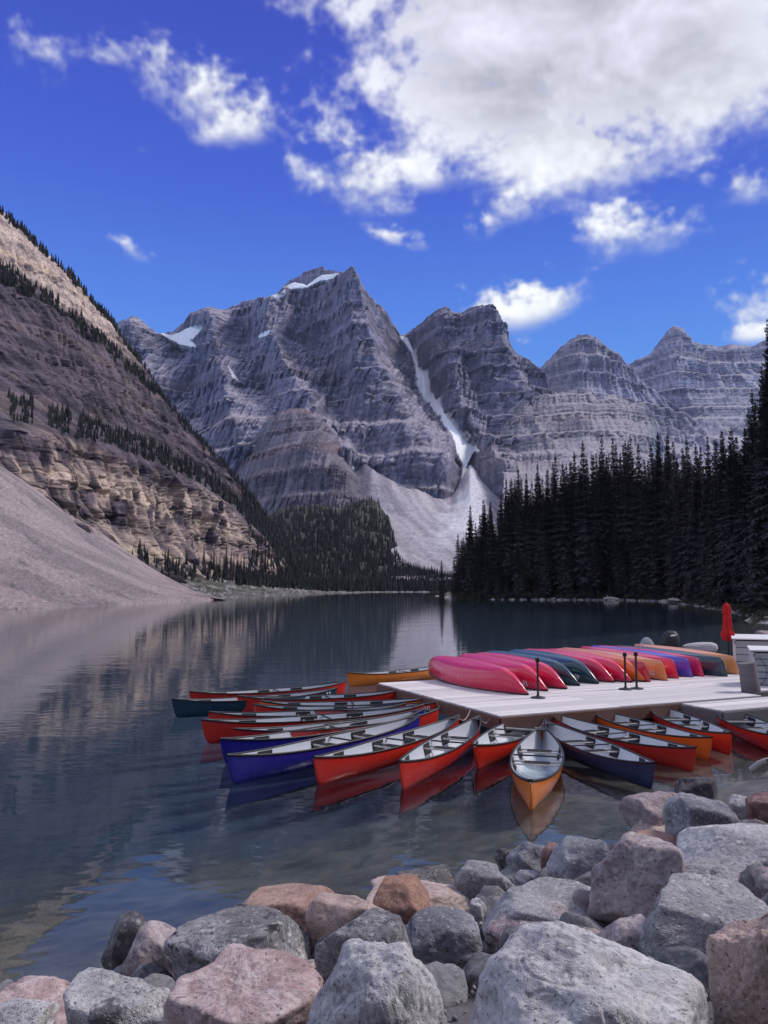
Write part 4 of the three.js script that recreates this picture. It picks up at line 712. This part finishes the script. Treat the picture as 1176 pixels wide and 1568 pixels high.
  const log = (ax, ay, bx, by, D, rad, label, branches = 0) => { const a = atDepth(ax, ay, D), b = atDepth(bx, by, D * 0.985), o = thing('driftwood_log', label, 'driftwood'); o.position.copy(a); const d = b.clone().sub(a), mid = d.clone().multiplyScalar(0.5).add(new THREE.Vector3(0, rad * 0.8, 0)); part('trunk', new THREE.TubeGeometry(new THREE.CatmullRomCurve3([new THREE.Vector3(), mid, d]), 14, rad, 7), wood, o); for (let k = 0; k < branches; k++) { const s = d.clone().multiplyScalar(0.25 + 0.2 * k), e = s.clone().add(new THREE.Vector3((r() - 0.5) * d.length() * 0.3, d.length() * (0.12 + 0.1 * r()), (r() - 0.5) * 0.5)); part('branch', new THREE.TubeGeometry(new THREE.CatmullRomCurve3([s, s.clone().lerp(e, 0.5).add(new THREE.Vector3(0.1, 0, 0)), e]), 6, rad * 0.45, 5), wood, o); } };
  log(1132, 961, 1150, 948, 78, 0.16, 'forked pale driftwood sticking out of the water right of the red umbrella', 3);
  log(1158, 955.5, 1190, 956.5, 72, 0.1, 'straight pale log floating at the right edge below the forest');
  log(925, 916.5, 948, 918, 206, 0.32, 'pale fallen log on the shore below the middle of the forest', 2);
  log(1024, 918, 1046, 922, 172, 0.3, 'bleached branch lying on the shore stones left of the red umbrella', 3);
  log(1150, 1180, 1190, 1164, 13.2, 0.06, 'knotty grey root lying in the water at the right edge before the canoes', 4);
  const far = thingMesh('shore_stone', stoneGeometry(410, 14, [1, 0.6, 0.8], 'mauve', {}), stoneMats.dry, 'brown boulder at the right edge just above the storage lockers', 'stone'); { const p = atDepth(1176, 975, 44); far.position.copy(p); far.scale.setScalar(0.75); }
}
// ------------------------------------------------------------------ canoes
const CL = 4.6, CB = 0.46;
const sheer = (t) => 0.285 + 0.125 * Math.pow(Math.abs(t), 3), beam = (t) => Math.max(0.012, CB * Math.pow(1 - Math.pow(Math.abs(t), 2.1), 0.86));
let stem = [0.9, 3];                            // where the keel starts to sweep up to the tip, and how suddenly
const keelAt = (t) => { const k = -0.09 + 0.03 * t * t, e = clamp((Math.abs(t) - stem[0]) / (1 - stem[0])); return k + (sheer(t) - k) * Math.pow(e, stem[1]) * 0.93; };
function hullPoint(t, g, inset = 0) {
  const b = Math.max(0.008, beam(t) - inset), k = keelAt(t) + inset * 1.3, s = sheer(t) - (inset ? 0.004 : 0), f = g * Math.PI / 2, sn = Math.sin(f), e = lerp(0.8, 1.2, smooth(0.55, 1, Math.abs(t)));
  return new THREE.Vector3(t * CL / 2, k + (s - k) * (1 - Math.pow(Math.max(0, Math.cos(f)), 0.95)), Math.sign(sn) * b * Math.pow(Math.abs(sn), e));
}
function shell(inset, reach, inward) {
  const NT = 64, NG = 22, pos = [], idx = [], uv = [];
  for (let i = 0; i <= NT; i++) { const q = i / NT * 2 - 1, t = Math.sign(q) * (1 - Math.pow(1 - Math.abs(q), 1.35)) * reach; for (let j = 0; j <= NG; j++) { const p = hullPoint(t, j / NG * 2 - 1, inset); pos.push(p.x, p.y, p.z); uv.push(p.x, j / NG); } }
  for (let i = 0; i < NT; i++) for (let j = 0; j < NG; j++) { const a = i * (NG + 1) + j, b = a + 1, c = a + NG + 1, d = c + 1; if (inward) idx.push(a, b, c, b, d, c); else idx.push(a, c, b, b, c, d); }
  const g = new THREE.BufferGeometry(); g.setAttribute('position', new THREE.Float32BufferAttribute(pos, 3)); g.setAttribute('uv', new THREE.Float32BufferAttribute(uv, 2)); g.setIndex(idx); g.computeVertexNormals(); return g;
}
const bar = (w, h, d, x, y, z, r = 0.006) => { const g = new RoundedBoxGeometry(w, h, d, 1, Math.min(r, w / 2.1, h / 2.1, d / 2.1)); g.translate(x, y, z); return g; };
const hullShape = shell(0, 1, false), linerShape = shell(0.016, 0.972, true);
stem = [0.62, 2.3]; const sweptHull = shell(0, 1, false), sweptLiner = shell(0.016, 0.95, true); stem = [0.9, 3];
const gunwaleShape = (s) => { const pts = []; for (let i = 0; i <= 40; i++) { const t = Math.sin((i / 40 * 2 - 1) * Math.PI / 2), p = hullPoint(t, s); pts.push(new THREE.Vector3(p.x, p.y + 0.004, p.z)); } return new THREE.TubeGeometry(new THREE.CatmullRomCurve3(pts), 80, 0.019, 7); };
const gunwales = [-1, 1].map(gunwaleShape);
const deckPlate = (s) => { const sh = new THREE.Shape(); const pts = [1, 0.96, 0.92, 0.885]; sh.moveTo(s * CL / 2, 0); pts.forEach((t) => sh.lineTo(s * t * CL / 2, beam(t) * 0.96)); [...pts].reverse().forEach((t) => sh.lineTo(s * t * CL / 2, -beam(t) * 0.96)); const g = new THREE.ExtrudeGeometry(sh, { depth: 0.012, bevelEnabled: false }); g.rotateX(Math.PI / 2); const p = g.attributes.position; for (let i = 0; i < p.count; i++) p.setY(i, p.getY(i) + sheer(p.getX(i) / (CL / 2)) + 0.012); g.computeVertexNormals(); return g; };
const deckPlates = [-1, 1].map(deckPlate);
const seatParts = (t) => {
  const x = t * CL / 2, w = beam(t) * 2 - 0.05, y = sheer(t) - 0.085, slats = [];
  for (let i = 0; i < 7; i++) slats.push(bar(0.24, 0.008, 0.045, x, y + 0.012, (i - 3) * 0.066, 0.003));
  for (let i = 0; i < 3; i++) slats.push(bar(0.035, 0.01, 0.46, x + (i - 1) * 0.085, y + 0.014, 0, 0.003));
  return { bars: [-1, 1].map((s) => bar(0.032, 0.026, w, x + s * 0.12, y, 0)), web: mergeGeometries(slats) };
};
const seats = [-0.05, 0.37].map(seatParts);
const thwartShape = bar(0.05, 0.022, beam(0.08) * 2 - 0.03, 0.08 * CL / 2, sheer(0.08) - 0.02, 0);
const bracketShape = (t, s) => { const n = 6, pos = [], idx = [], wd = 0.15; for (let i = 0; i <= n; i++) for (let j = 0; j <= 1; j++) { const p = hullPoint(t + (j - 0.5) * wd, s * lerp(0.62, 0.985, i / n), 0.024); pos.push(p.x, p.y, p.z); } for (let i = 0; i < n; i++) { const a = i * 2; idx.push(a, a + 1, a + 2, a + 1, a + 3, a + 2); } const g = new THREE.BufferGeometry(); g.setAttribute('position', new THREE.Float32BufferAttribute(pos, 3)); g.setIndex(idx); g.computeVertexNormals(); return g; };
const brackets = [-0.6, -0.05, 0.37].flatMap((t) => [bracketShape(t, 1), bracketShape(t, -1)]);
const blackTrim = std({ color: lin(0.016, 0.015, 0.018), roughness: 0.5 }), webbing = std({ color: lin(0.018, 0.016, 0.02), roughness: 0.9 }), paleBar = std({ color: lin(0.5, 0.47, 0.44), roughness: 0.5 });
const scuff = grainTexture(512, (u, v) => 0.5 + 0.3 * fbm(u * 4, v * 32, 5.5, 4, 4) + 0.2 * noise(u * 60, v * 60, 3));
const linerMat = std({ color: lin(0.56, 0.575, 0.62), roughness: 0.55, bumpMap: scuff, bumpScale: 0.002 }), paintWhite = std({ color: lin(0.8, 0.79, 0.77), roughness: 0.6 });
const hullMats = {};
const HULL = { red: [0.6, 0.028, 0.018], orange: [0.8, 0.22, 0.025], tangerine: [0.76, 0.15, 0.018], navy: [0.016, 0.03, 0.1], blue: [0.02, 0.02, 0.27], teal: [0.012, 0.05, 0.085], pink: [0.72, 0.012, 0.075], crimson: [0.5, 0.012, 0.03], slate: [0.012, 0.05, 0.072], purple: [0.1, 0.075, 0.5], apricot: [0.78, 0.3, 0.1] };
const scuffed = grainTexture(512, (u, v) => 0.36 + 0.16 * fbm(u * 6, v * 6, 15.5, 5, 6));
function hullMat(c) { return (hullMats[c] ??= new THREE.MeshPhysicalMaterial({ color: lin(...HULL[c]), roughness: 0.85, roughnessMap: scuffed, clearcoat: 0.7, clearcoatRoughness: 0.12, bumpMap: scuff, bumpScale: 0.0012 })); }
const font = await new FontLoader().loadAsync('fonts/droid/droid_sans_bold.typeface.json');
function canoeShape(colour, swept) {
  const o = new THREE.Group(); o.name = 'canoe';
  part('hull', swept ? sweptHull : hullShape, hullMat(colour), o); part('liner', swept ? sweptLiner : linerShape, linerMat, o);
  gunwales.forEach((g) => part('gunwale', g, blackTrim, o)); deckPlates.forEach((g) => part('deck_plate', g, blackTrim, o));
  seats.forEach((s) => { const st = part('seat', s.web, webbing, o); s.bars.forEach((b) => part('seat_bar', b, paleBar, st)); });
  part('thwart', thwartShape, blackTrim, o); brackets.forEach((b) => part('seat_bracket', b, webbing, o));
  return o;
}
const canoeKinds = {};
function canoe(colour, label, group, swept) {
  const proto = (canoeKinds[colour + !!swept] ??= canoeShape(colour, swept)), o = proto.clone(); o.name = numbered('canoe'); scene.add(o); return tag(o, label, 'canoe', group);
}
function numberOn(o, text, t, side, size = 0.13, g0 = 0.72) {
  const g = new TextGeometry(text, { font, size, depth: 0.003, curveSegments: 3 }); g.computeBoundingBox(); const b = g.boundingBox; g.translate(-(b.min.x + b.max.x) / 2, -(b.min.y + b.max.y) / 2, 0);
  const p = hullPoint(t, side * g0), X = hullPoint(t + 0.03 * side, side * g0).sub(hullPoint(t - 0.03 * side, side * g0)).normalize(), Y = hullPoint(t, side * (g0 + 0.12)).sub(hullPoint(t, side * (g0 - 0.12))), Z = new THREE.Vector3().crossVectors(X, Y).normalize(); Y.crossVectors(Z, X).normalize();
  g.applyMatrix4(new THREE.Matrix4().makeBasis(X, Y, Z).setPosition(p.addScaledVector(Z, 0.006))); part('number', g, paintWhite, o);
}
const TIP = 0.41;
function float(colour, near, far, label, num) {
  const A = atHeight(near[0], near[1], TIP), B = atHeight(far[0], far[1], TIP), o = canoe(colour, label, 'canoes floating at the dock');
  const d = B.clone().sub(A), L = Math.hypot(d.x, d.z), s = clamp(L / CL, 0.88, 1.14);
  d.normalize(); o.position.set(A.x + d.x * s * CL / 2, 0, A.z + d.z * s * CL / 2); o.scale.set(s, lerp(s, 1, 0.5), lerp(s, 1, 0.7) * (near[0] < 700 ? 0.76 : 0.93)); o.rotation.y = Math.atan2(-d.z, d.x);
  if (num) numberOn(o, ...num); return o;
}
const canoesLeft = [
  ['red', [290, 1059], [531, 1043], 'red canoe farthest back in the left raft'],
  ['teal', [263, 1070], [516, 1053], 'dark teal canoe at the far left end of the raft, marked 11', ['11', 0.86, 1, 0.12, 0.88]],
  ['red', [363, 1065], [617, 1055], 'red canoe just behind the orange one in the left raft'],
  ['tangerine', [397, 1072], [660, 1066], 'orange canoe squeezed between red ones in the left raft'],
  ['red', [387, 1078], [669, 1074], 'red canoe marked 30 just before the orange one in the left raft', ['30', 0.88, 1, 0.12, 0.86]],
  ['red', [319, 1090], [622, 1077], 'red canoe in the left raft, seventh counted from the front'],
  ['red', [308, 1104], [650, 1080], 'red canoe whose left tip reaches farthest left of the raft before the teal one'],
  ['red', [358, 1117], [672, 1086], 'red canoe directly behind the two blue ones'],
  ['blue', [337, 1134], [650, 1087], 'deep blue canoe, the rear one of the blue pair'],
  ['blue', [347, 1159], [643, 1097], 'deep blue canoe, the front one of the blue pair'],
  ['red', [480, 1161], [703, 1097], 'red canoe right in front of the blue pair'],
  ['red', [612, 1167], [734, 1097], 'red canoe whose far tip touches the dock corner'],
];
const floating = canoesLeft.map((c) => float(...c));
float('red', [727, 1141], [828, 1085], 'red canoe directly left of the orange canoe that points at the camera');
float('orange', [812, 1196], [830, 1112], 'bright orange canoe pointing straight at the camera');
float('navy', [1002, 1166], [836, 1102], 'navy blue canoe right of the orange one that points at the camera');
float('red', [1066, 1143], [844, 1090], 'red canoe directly behind the navy one');
float('tangerine', [1090, 1127], [901, 1080], 'orange-red canoe second behind the navy one');
float('red', [1120, 1121], [995, 1073], 'red canoe third behind the navy one, second from the right edge');
float('red', [1222, 1128], [1091, 1075], 'red canoe cut by the right edge of the photo');
float('orange', [531, 1030], [690, 1016], 'plain orange canoe floating behind the left corner of the dock');

// ------------------------------------------------------------------ dock
const DECK = 0.45, DU = new THREE.Vector3(0.911, 0, -0.412), DV = new THREE.Vector3(-0.412, 0, -0.911), CORNER = atHeight(766, 1096, DECK);
const onDock = (u, v, y = DECK) => CORNER.clone().addScaledVector(DU, u).addScaledVector(DV, v).setY(y);
const dockTurn = Math.atan2(-DU.z, DU.x);
const plankTone = grainTexture(512, (u, v) => 0.9 + 0.1 * noise(u * 3, v * 90, 2.2) + 0.07 * fbm(u * 9, v * 9, 4.4, 4, 9));
const plankMats = [0.8, 1, 1.1, 0.92].map((k) => std({ color: lin(0.74 * k, 0.69 * k, 0.69 * k), roughness: 0.8, map: plankTone, bumpMap: woodGrain, bumpScale: 0.006 }));
const fasciaMat = std({ color: lin(0.17, 0.085, 0.065), roughness: 0.85, bumpMap: woodGrain, bumpScale: 0.006 }), greyTimber = std({ color: lin(0.2, 0.19, 0.2), roughness: 0.9, map: woodGrain, bumpMap: woodGrain, bumpScale: 0.008 });
function deck(name, label, u0, u1, v0, v1, y, joints, skirt) {
  const o = thing(name, label, 'dock'), r = rng(Math.round(u0 * 10 + 3)), w = 0.14, n = Math.round((v1 - v0) / w), pw = (v1 - v0) / n;
  o.position.copy(onDock(u0, v0, 0)); o.rotation.y = dockTurn;
  const lens = joints.slice(1).map((b, i) => [joints[i], b]), geo = lens.map(([a, b]) => { const g = new RoundedBoxGeometry(b - a - 0.008, 0.04, pw - 0.014, 1, 0.005), p = g.attributes.position, uv = g.attributes.uv; for (let i = 0; i < p.count; i++) uv.setXY(i, p.getX(i) / 2, p.getZ(i) * 1.5); return g; });
  for (let i = 0; i < n; i++) lens.forEach(([a, b], k) => { const m = part('plank', geo[k], plankMats[Math.floor(r() * 4)], o); m.position.set((a + b) / 2 + (r() - 0.5) * 0.01, y - 0.02 + (r() - 0.5) * 0.004, -(i + 0.5) * pw); });
  const L = u1 - u0, V = v1 - v0;
  part('fascia', bar(L - 0.01, 0.26, 0.045, L / 2, y - 0.175, 0.024), skirt, o); part('fascia', bar(0.045, 0.26, V, -0.024, y - 0.177, -V / 2), skirt, o); part('fascia', bar(L, 0.26, 0.045, L / 2, y - 0.179, -V - 0.024), skirt, o); part('fascia', bar(0.045, 0.26, V, L + 0.024, y - 0.177, -V / 2), skirt, o);
  for (let k = 0; k < 4; k++) part('float_beam', bar(L - 0.3, 0.3, 0.3, L / 2, y - 0.36, -0.5 - k * (V - 1) / 3), greyTimber, o);
  return o;
}
deck('dock', 'pale plank dock with the overturned canoes, its corner pointing at the camera', 0, 7.65, 0, 6.3, DECK, [0, 3.2, 7.65], fasciaMat);
deck('dock', 'rear part of the plank dock at the right under the last overturned canoes and lockers', 7.7, 17, 0.75, 8, DECK - 0.015, [0, 4.6, 9.3], greyTimber);
deck('dock', 'narrow low dock at the right before the grey stump', 4.95, 10.2, -1.25, -0.06, DECK - 0.03, [0, 5.25], greyTimber);

// ------------------------------------------------------------------ overturned canoes in a row on the dock
const over = (colour, px, py, roll, label, num, lift = 0.1, yaw = 0, h = DECK + 0.06) => {
  const N = atHeight(px, py, h), o = canoe(colour, label, 'overturned canoes on the dock', roll > 0.3), a = yaw, d = new THREE.Vector3(DV.x * Math.cos(a) - DV.z * Math.sin(a), 0, DV.x * Math.sin(a) + DV.z * Math.cos(a));
  o.quaternion.setFromAxisAngle(new THREE.Vector3(0, 1, 0), Math.atan2(-d.z, d.x)).multiply(new THREE.Quaternion().setFromAxisAngle(new THREE.Vector3(0, 0, 1), 0.02)).multiply(new THREE.Quaternion().setFromAxisAngle(new THREE.Vector3(1, 0, 0), Math.PI - roll));
  o.position.copy(N).addScaledVector(d, CL / 2).setY(DECK + TIP + lift); o.scale.set(1.05, 1.24, 1.06); o.position.y += 0.09; if (num) { if (roll > 0.3) stem = [0.62, 2.3]; numberOn(o, num, roll > 0.3 ? -0.77 : -0.84, 1, 0.115, 0.8); stem = [0.9, 3]; }; return o;
};
const R1 = 0.42, R2 = 0.16;
[
  ['pink', 794, 1061, R1, 'magenta overturned canoe at the left end of the row, nearest and fully seen'],
  ['pink', 824, 1055, R1, 'magenta overturned canoe second from the left', '10'],
  ['pink', 854, 1052, R1, 'magenta overturned canoe third from the left, left of the two slate ones'],
  ['slate', 874, 1047, R1, 'slate overturned canoe fourth from the left, behind the single black post', '20'],
  ['slate', 903, 1044, R1, 'slate overturned canoe fifth from the left', '40'],
  ['pink', 928, 1042, R1, 'magenta overturned canoe right of the two slate ones', '10'],
  ['pink', 955, 1042, R1, 'magenta overturned canoe seventh from the left, before the dark orange one', '20'],
  ['tangerine', 976, 1041, R1, 'dark orange overturned canoe behind the pair of black posts'],
  ['crimson', 989, 1041, R2, 'crimson overturned canoe between the dark orange and the light orange one'],
  ['apricot', 1015, 1038, R2, 'light orange overturned canoe in the middle of the row, with a white mark', '15'],
  ['pink', 1032, 1035, R2, 'magenta overturned canoe between the light orange and the purple one'],
  ['purple', 1054, 1033, R2, 'purple-blue overturned canoe between two magenta ones'],
  ['pink', 1071, 1032, R2, 'magenta overturned canoe between the purple and the green-blue one'],
  ['slate', 1107, 1032, R2, 'green-blue overturned canoe second from the right end of the row'],
  ['apricot', 1125, 1029, R2, 'orange overturned canoe at the right end of the row, with a white mark', '17'],
].forEach(([c, px, py, roll, label, num], i) => over(c, px, py, roll, label, num, roll > 0.3 ? 0.04 : 0.02, (i * 0.37 % 0.1) - 0.05));

// ------------------------------------------------------------------ posts, lockers, stump, umbrella, covered motors
const postMat = std({ color: lin(0.012, 0.011, 0.013), roughness: 0.45 });
function post(px, py, label) {
  const o = thing('stanchion', label, 'post'); o.position.copy(atHeight(px, py, DECK));
  const base = new THREE.LatheGeometry([[0.001, 0], [0.17, 0], [0.18, 0.012], [0.17, 0.028], [0.06, 0.05], [0.035, 0.07], [0.03, 0.1]].map(([x, y]) => new THREE.Vector2(x, y)), 28);
  part('base', base, postMat, o); const p = new THREE.CylinderGeometry(0.028, 0.028, 0.82, 16); p.translate(0, 0.48, 0); part('pole', p, postMat, o);
  part('belt_head', mergeGeometries([bar(0.09, 0.09, 0.09, 0, 0.9, 0, 0.015), bar(0.11, 0.03, 0.05, 0, 0.9, 0.0), bar(0.075, 0.018, 0.075, 0, 0.955, 0)]), postMat, o); return o;
}
post(824, 1069, 'single black post with a round base before the slate overturned canoes');
post(958, 1056, 'left one of the two black posts side by side before the dark orange canoe');
post(975, 1055, 'right one of the two black posts side by side before the dark orange canoe');
const sidingMats = [0.94, 1, 1.05].map((k) => std({ color: lin(0.36 * k, 0.37 * k, 0.4 * k), roughness: 0.7, bumpMap: woodGrain, bumpScale: 0.003 })), lidMat = std({ color: lin(0.72, 0.71, 0.72), roughness: 0.6 }), trimMat = std({ color: lin(0.62, 0.61, 0.63), roughness: 0.6 }), hinge = std({ color: lin(0.25, 0.24, 0.24), roughness: 0.4, metalness: 0.8 });
function locker(px, py, w, h, d, boards, label, turn) {
  const o = thing('storage_locker', label, 'storage box'), p = atHeight(px, py, DECK - 0.01); o.position.copy(p); o.rotation.y = turn;
  part('body', bar(w - 0.06, h - 0.04, d - 0.06, w / 2, h / 2, -d / 2), std({ color: lin(0.05, 0.05, 0.06), roughness: 0.8 }), o);
  const bh = (h - 0.02) / boards;
  for (let i = 0; i < boards; i++) { const g = new THREE.BoxGeometry(w - 0.07, bh - 0.022, 0.02); g.rotateX(-0.06); g.translate(w / 2, bh * (i + 0.5) + 0.01, -0.018); part('siding_board', g, sidingMats[i % 3], o); const s = new THREE.BoxGeometry(0.02, bh - 0.022, d - 0.07); s.rotateZ(-0.06); s.translate(0.018, bh * (i + 0.5) + 0.01, -d / 2); part('siding_board', s, sidingMats[(i + 1) % 3], o); }
  [[0.02, -0.02], [w - 0.02, -0.02], [0.02, -d + 0.02]].forEach(([x, z]) => part('corner_trim', bar(0.075, h, 0.075, x, h / 2 + 0.004, z), trimMat, o));
  part('lid', (() => { const g = bar(w + 0.12, 0.04, d + 0.12, w / 2, 0, -d / 2); g.rotateX(0.05); g.translate(0, h + 0.05, 0); return g; })(), lidMat, o);
  part('latch', bar(0.035, 0.1, 0.03, 0.03, h - 0.08, 0.03), hinge, o); return o;
}
locker(1125, 1024, 1.9, 0.94, 1.3, 4, 'larger clapboard storage locker with a white lid at the right edge, the rear one', -0.4);
const front = locker(1154, 1049, 1.7, 0.9, 0.9, 5, 'clapboard storage locker with a white lid at the right edge, behind the grey stump', -0.36);
{
  const cord = new THREE.CatmullRomCurve3([[0.18, 0.78, 0.02], [0.33, 0.45, 0.04], [0.26, 0.12, 0.035], [0.1, 0.0, 0.05]].map((p) => new THREE.Vector3(...p)));
  part('tie_cord', new THREE.TubeGeometry(cord, 20, 0.007, 5), postMat, front);
  const st = thing('tree_stump', 'weathered grey round post standing at the right end of the dock', 'post'); st.position.copy(atHeight(1150, 1059, DECK));
  const g = new THREE.CylinderGeometry(0.215, 0.235, 0.74, 40, 24), p = g.attributes.position; for (let i = 0; i < p.count; i++) { const x = p.getX(i), y = p.getY(i), z = p.getZ(i), a = Math.atan2(z, x), k = 1 + 0.05 * noise(Math.cos(a) * 3, y * 0.8, Math.sin(a) * 3) + 0.025 * noise(Math.cos(a) * 13, y * 1.5, Math.sin(a) * 13); p.setX(i, x * k); p.setZ(i, z * k); p.setY(i, y + (y > 0.3 ? x * 0.06 : 0)); }
  const st2 = mergeVertices(g, 1e-4); st2.computeVertexNormals(); st2.translate(0, 0.37, 0); part('trunk', st2, std({ color: lin(0.24, 0.22, 0.23), roughness: 0.95, map: woodGrain, bumpMap: woodGrain, bumpScale: 0.02 }), st); st.rotation.z = 0.1;
}
{
  // closed red parasol
  const base = atDepth(1116, 1012, 27.5), o = thing('parasol', 'closed red parasol on a dark pole at the right behind the dock', 'parasol'); o.position.set(base.x, DECK - 0.02, base.z); o.scale.set(0.82, 1, 0.82);
  const pole = new THREE.CylinderGeometry(0.025, 0.03, 2.3, 12); pole.translate(0, 1.15, 0); part('pole', pole, postMat, o);
  const H = (py) => EYE - (py - HORIZON) * 27.5 / F - DECK, rows = [[922, 0.035], [926, 0.13], [932, 0.15], [937, 0.17], [938.5, 0.125], [945, 0.15], [955, 0.16], [962, 0.175], [968, 0.24], [972, 0.24], [976, 0.2], [979, 0.13]];
  const NA = 64, make = (a, b) => { const pos = [], idx = [], R = rows.slice(a, b), M = (R.length - 1) * 4; for (let j = 0; j <= M; j++) { const f = j / 4, i = Math.min(R.length - 2, Math.floor(f)), t = f - i, y = lerp(H(R[i][0]), H(R[i + 1][0]), t), rr = lerp(R[i][1], R[i + 1][1], t); for (let k = 0; k <= NA; k++) { const an = k / NA * Math.PI * 2, fold = 1 + 0.2 * Math.sin(an * 8 + j * 0.12) * smooth(0, 3, j) + 0.08 * noise(Math.cos(an) * 2, j * 0.3, Math.sin(an) * 2); pos.push(Math.cos(an) * rr * fold, y, Math.sin(an) * rr * fold); } } for (let j = 0; j < M; j++) for (let k = 0; k < NA; k++) { const p = j * (NA + 1) + k; idx.push(p, p + 1, p + NA + 1, p + 1, p + NA + 2, p + NA + 1); } const g = new THREE.BufferGeometry(); g.setAttribute('position', new THREE.Float32BufferAttribute(pos, 3)); g.setIndex(idx); g.computeVertexNormals(); return g; };
  const cloth = std({ color: lin(0.5, 0.012, 0.014), roughness: 0.85 });
  part('canopy', make(4, 12), cloth, o); part('vent_cap', make(0, 5), cloth, o); part('foot', new THREE.CylinderGeometry(0.25, 0.28, 0.08, 24), postMat, o);
}
function covered(px, py, D, dims, colour, label, kind) {
  const p = atDepth(px, py, D), o = thing('outboard_motor', label, 'boat motor'), [w, h, d] = dims; o.position.set(p.x, 0.5, p.z);
  const g = new THREE.SphereGeometry(1, 48, 32), q = g.attributes.position, top = p.y - 0.5;
  for (let i = 0; i < q.count; i++) { let x = q.getX(i), y = q.getY(i), z = q.getZ(i); const e = (v, n) => Math.sign(v) * Math.pow(Math.abs(v), n); x = e(x, 0.7); y = e(y, 0.75); z = e(z, 0.7); const fold = 1 + 0.06 * noise(x * 3 + px, y * 4, z * 3) + 0.025 * noise(x * 9, y * 9, z * 9 + px); const lean = kind === 'hood' ? (y + 1) * 0.18 : 0, slim = kind === 'hood' ? lerp(1, 0.62, (y + 1) / 2) : kind === 'hump' ? lerp(1.1, 0.45, (y + 1) / 2) : lerp(0.62, 1, (x + 1) / 2); q.setXYZ(i, (x * (kind === 'long' ? 1 : slim) + lean) * w * fold, top - h + y * h * (kind === 'long' ? slim : 1) * fold, z * d * slim * fold); }
  g.computeVertexNormals(); part('cover', g, std({ color: lin(...colour), roughness: kind === 'hood' ? 0.5 : 0.9 }), o);
  const leg = bar(0.14, Math.max(0.2, top - h * 1.6), 0.16, 0, Math.max(0.2, top - h * 1.6) / 2, 0, 0.03); part('shaft', leg, postMat, o);
  if (kind === 'hood') { part('marking', (() => { const m = mergeGeometries([bar(0.2, 0.045, 0.006, 0, 0, 0, 0.002), bar(0.12, 0.02, 0.006, 0.03, 0.035, 0, 0.002)]); m.rotateX(-0.3); m.translate(0.13, top - 0.17, d * 0.72); return m; })(), paintWhite, o); }
  return o;
}
covered(990, 976, 31, [0.34, 0.27, 0.3], [0.3, 0.3, 0.34], 'grey covered motor behind the overturned canoes, left of the black one', 'hump');
covered(1021, 966, 31, [0.44, 0.36, 0.4], [0.012, 0.012, 0.016], 'black outboard motor behind the overturned canoes with a white mark on its hood', 'hood');
covered(1071, 982, 31, [0.66, 0.24, 0.36], [0.42, 0.4, 0.42], 'long motor under a crumpled grey tarp behind the overturned canoes', 'long');

// ------------------------------------------------------------------ mooring ropes
const ropeMat = std({ color: lin(0.34, 0.3, 0.27), roughness: 0.95 });
function rope(a, b, sag, label, rad = 0.012) { const mid = a.clone().lerp(b, 0.5); mid.y -= sag; const q = a.clone().lerp(b, 0.2); q.y -= sag * 0.62; const e = a.clone().lerp(b, 0.8); e.y -= sag * 0.62; thingMesh('mooring_rope', new THREE.TubeGeometry(new THREE.CatmullRomCurve3([a, q, mid, e, b]), 24, rad, 6), ropeMat, label, 'rope', 'ropes mooring the canoes'); }
[
  [[700, 1097], [0, 1.2], 'rope from the red canoe before the blue pair to the dock'], [[669, 1075], [0, 2.6], 'rope from the canoe marked 30 to the dock'], [[660, 1066], [0, 3.4], 'rope from the orange canoe of the left raft to the dock'],
  [[734, 1098], [0.05, 0.4], 'rope from the red canoe by the dock corner to the dock'], [[828, 1087], [0.9, 0], 'rope from the red canoe left of the orange one to the dock'], [[901, 1082], [2.2, 0], 'rope from the orange-red canoe to the front of the dock'],
  [[844, 1092], [1.4, 0], 'rope from the red canoe behind the navy one to the dock'], [[617, 1056], [0, 4.6], 'rope from the red canoe behind the orange one to the left edge of the dock'],
].forEach(([px, uv, label]) => rope(atHeight(px[0], px[1], TIP + 0.02), onDock(uv[0], uv[1], DECK - 0.02), 0.16, label));
renderer.render(scene, camera);
